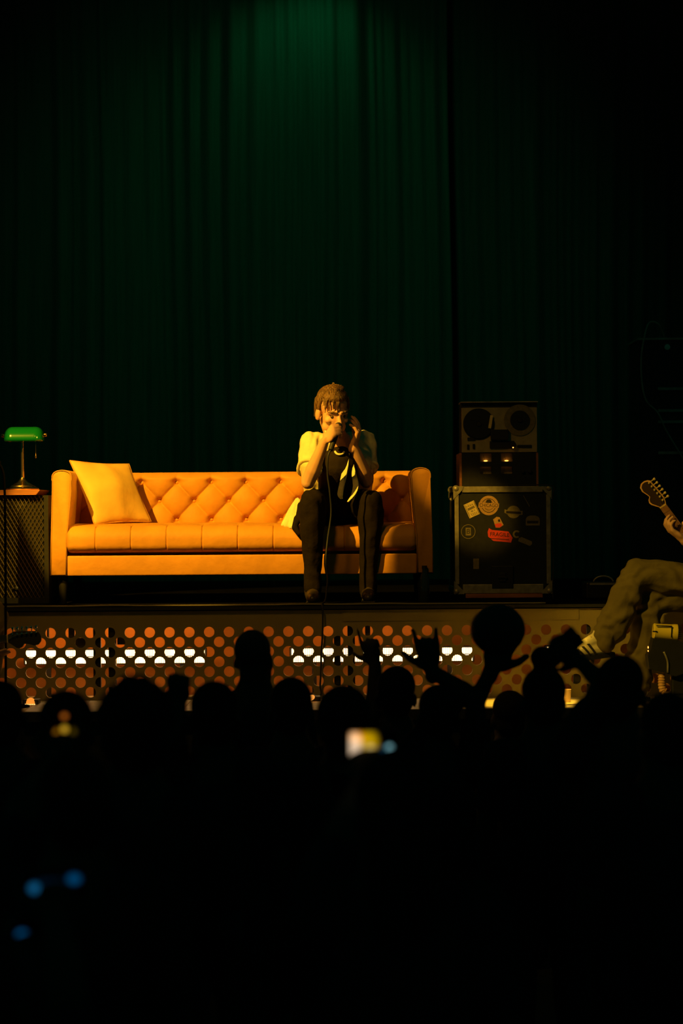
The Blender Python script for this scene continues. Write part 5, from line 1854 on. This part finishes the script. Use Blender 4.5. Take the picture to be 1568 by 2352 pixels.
# the three who hold lit phones, nearer the camera
hold1 = fan(905, 1728, 188, 'nearest dark silhouette, holding the bright phone in the middle of the crowd',
            arms=[dict(side=-1, e=(790, 1900), w=(838, 1800), t=(836, 1745), ey=0.25, wy=0.42, ty=0.45, n=(0.1, 1, 0), curls=HOLD)], seed=24, style='long')
hold2 = fan(170, 1716, 180, 'dark silhouette filming with the dim amber phone at the left',
            arms=[dict(side=-1, e=(60, 1840), w=(128, 1760), t=(140, 1712), ey=0.25, wy=0.42, ty=0.44, n=(0.1, 1, 0), curls=HOLD)], seed=25)
hold3 = fan(-40, 2150, 215, 'unlit silhouette at the lower left corner holding two faintly blue phones',
            arms=[dict(side=1, e=(150, 2240), w=(128, 2110), t=(128, 2060), ey=0.20, wy=0.34, ty=0.36, n=(0, 1, 0), curls=HOLD),
                  dict(side=-1, e=(30, 2300), w=(75, 2230), t=(60, 2180), ey=0.26, wy=0.36, ty=0.38, n=(0, 1, 0), curls=HOLD)], seed=26)

# the ball
bc = P(1143, 1446, CY + 0.170 * F / 98 + 0.05)
kk = (bc.y - CY) / F
t = thing('ball', bc, 'round dark ball held up over the crowd in front of the riser', 'ball')
obj('ball_skin', MB().ell(bc, (63 * kk, 63 * kk, 58 * kk), seg=32, rings=20), mat('dark_vinyl', (0.02, 0.018, 0.014), 0.7), t, 180)
obj('valve', MB().lathe([(0, 0), (0.006, 0), (0.006, 0.006), (0, 0.007)], bc + Vector((0.02, -0.07, -0.055)), Vector((0.02, -0.07, -0.055)), 10), M['rubber'], t)


def screen_mat(name, blobs, base=(0, 0, 0)):
    """lit picture on a phone display: soft blobs (u, v, ru, rv, colour, strength) in object space metres"""
    m = bpy.data.materials.new(name)
    m.use_nodes = True
    nt = m.node_tree
    nt.nodes.remove(nt.nodes['Principled BSDF'])
    tc = nt.nodes.new('ShaderNodeTexCoord')
    acc = None
    for (u, v, ru, rv, colr, stg) in blobs:
        mp = nt.nodes.new('ShaderNodeMapping')
        mp.vector_type = 'TEXTURE'
        mp.inputs['Location'].default_value = (u, 0, v)
        mp.inputs['Scale'].default_value = (ru, 1, rv)
        nt.links.new(tc.outputs['Object'], mp.inputs['Vector'])
        ln = nt.nodes.new('ShaderNodeVectorMath')
        ln.operation = 'LENGTH'
        nt.links.new(mp.outputs['Vector'], ln.inputs[0])
        rp = nt.nodes.new('ShaderNodeMapRange')
        rp.interpolation_type = 'SMOOTHSTEP'
        rp.inputs['From Min'].default_value = 1.0
        rp.inputs['From Max'].default_value = 0.4
        rp.inputs['To Min'].default_value = 0.0
        rp.inputs['To Max'].default_value = stg
        nt.links.new(ln.outputs['Value'], rp.inputs['Value'])
        mx = nt.nodes.new('ShaderNodeVectorMath')
        mx.operation = 'SCALE'
        mx.inputs[0].default_value = colr
        nt.links.new(rp.outputs['Result'], mx.inputs['Scale'])
        if acc is None:
            acc = mx.outputs['Vector']
        else:
            ad = nt.nodes.new('ShaderNodeVectorMath')
            ad.operation = 'ADD'
            nt.links.new(acc, ad.inputs[0])
            nt.links.new(mx.outputs['Vector'], ad.inputs[1])
            acc = ad.outputs['Vector']
    e = nt.nodes.new('ShaderNodeEmission')
    nt.links.new(acc, e.inputs['Color'])
    nt.links.new(e.outputs[0], nt.nodes['Material Output'].inputs[0])
    return m


def phone(px, py, y, wpx, hpx, label, blobs, tilt=0.0):
    c = P(px, py, y)
    k = (y - CY) / F
    w_, h_ = wpx * k, hpx * k
    rt = Matrix.Rotation(-tilt, 3, 'Y')
    t = thing('smartphone', c, label, 'phone')
    obj('phone_body', MB().box(c + Vector((0, 0.005, 0)), (w_ + 0.006, 0.008, h_ + 0.006), rt, 0.003), M['rubber'], t)
    o = obj('display', MB().box(c + Vector((0, 0.0003, 0)), (w_, 0.0014, h_), rt), screen_mat('display_' + str(int(px)), [(u * k, v * k, ru * k, rv * k, cc, s) for (u, v, ru, rv, cc, s) in blobs]), t)
    return t


dC = 0.170 * F / 188 + CY + 0.45
phone(856, 1712, dC, 108, 62, 'bright phone showing a white and orange picture held up in mid crowd',
      [(-42, -4, 22, 46, (1.0, 0.72, 0.48), 0.75), (-36, 20, 26, 20, (1.0, 0.35, 0.0), 0.55), (-8, 6, 26, 40, (0.85, 0.50, 0.0), 0.55), (-6, -6, 12, 10, (0.6, 0.62, 0.5), 0.3),
       (38, -6, 11, 11, (0.32, 0.72, 0.80), 0.7), (22, -8, 12, 8, (0.0, 0.05, 0.10), 0.5)])
dA = 0.170 * F / 180 + CY + 0.44
phone(148, 1672, dA, 62, 80, 'dim phone showing a small amber stage picture at the left of the crowd',
      [(0, 27, 9, 8, (1.0, 0.25, 0.02), 0.40), (0, -3, 11, 11, (1.0, 0.55, 0.03), 0.55), (-18, -14, 9, 16, (1.0, 0.38, 0.0), 0.28), (0, -18, 13, 9, (1.0, 0.40, 0.0), 0.28), (20, -10, 9, 14, (0.5, 0.30, 0.0), 0.10)])
dB = 0.170 * F / 215 + CY + 0.36
phone(126, 2028, dB, 130, 64, 'phone with two faint blue glows low at the left',
      [(-47, -12, 17, 15, (0.02, 0.32, 0.75), 0.30), (44, 9, 20, 15, (0.0, 0.22, 0.62), 0.24), (-8, 2, 50, 12, (0, 0.08, 0.2), 0.06)], R(4))
phone(60, 2152, dB + 0.02, 70, 80, 'phone with one faint blue glow in the lower left corner', [(-9, 6, 17, 13, (0.0, 0.25, 0.70), 0.30), (-2, -6, 16, 18, (0, 0.1, 0.25), 0.06)], R(-35))
# pilot light in the crowd at the far left
lt = thing('smartphone', P(28, 1668, -4.6), 'tiny orange spot of a phone lamp at the far left of the crowd', 'phone')
obj('phone_body', MB().box(P(30, 1690, -4.6) + Vector((0, 0.006, 0)), (0.07, 0.008, 0.075), None, 0.003), M['rubber'], lt)
obj('lamp', MB().ell(P(28, 1668, -4.6), (0.006, 0.003, 0.006), seg=12, rings=8), emat('lamp_orange', (1.0, 0.22, 0.02), 1.2), lt, 180)
# phone in the stretched hand at the right
yp = 0.170 * F / 118 + CY + 0.14
q = P(1292, 1487, yp)
tp = thing('smartphone', q, 'dark phone in the stretched hand in front of the striped trainer', 'phone')
obj('phone_body', MB().box(q, (0.075, 0.009, 0.14), Matrix.Rotation(R(50), 3, 'Y'), 0.004), M['rubber'], tp)
obj('camera_lens', MB().lathe([(0, 0), (0.006, 0), (0.006, 0.002), (0, 0.002)], q + Vector((-0.02, -0.0045, 0.02)), (0, -1, 0), 12), M['glass_dark'], tp)

# pale cup on the lit strip of stage floor
q = P(1303, 1626, -0.72)
cu = thing('cup', (q.x, -0.72, STAGE), 'small pale cup standing on the lit stage floor', 'cup')
obj('cup_wall', MB().lathe([(0.0, 0.0), (0.015, 0.0), (0.018, 0.062), (0.0165, 0.062), (0.0135, 0.004), (0.0, 0.004)], (q.x, -0.72, STAGE + 0.0005), seg=20), mat('white_paper', (0.85, 0.6, 0.45), 0.6), cu, 40)
obj('rim', MB().tube([(q.x + 0.0175 * math.cos(2 * PI * k / 20), -0.72 + 0.0175 * math.sin(2 * PI * k / 20), STAGE + 0.063) for k in range(21)], 0.0012, 6), bpy.data.materials['white_paper'], cu, 180)
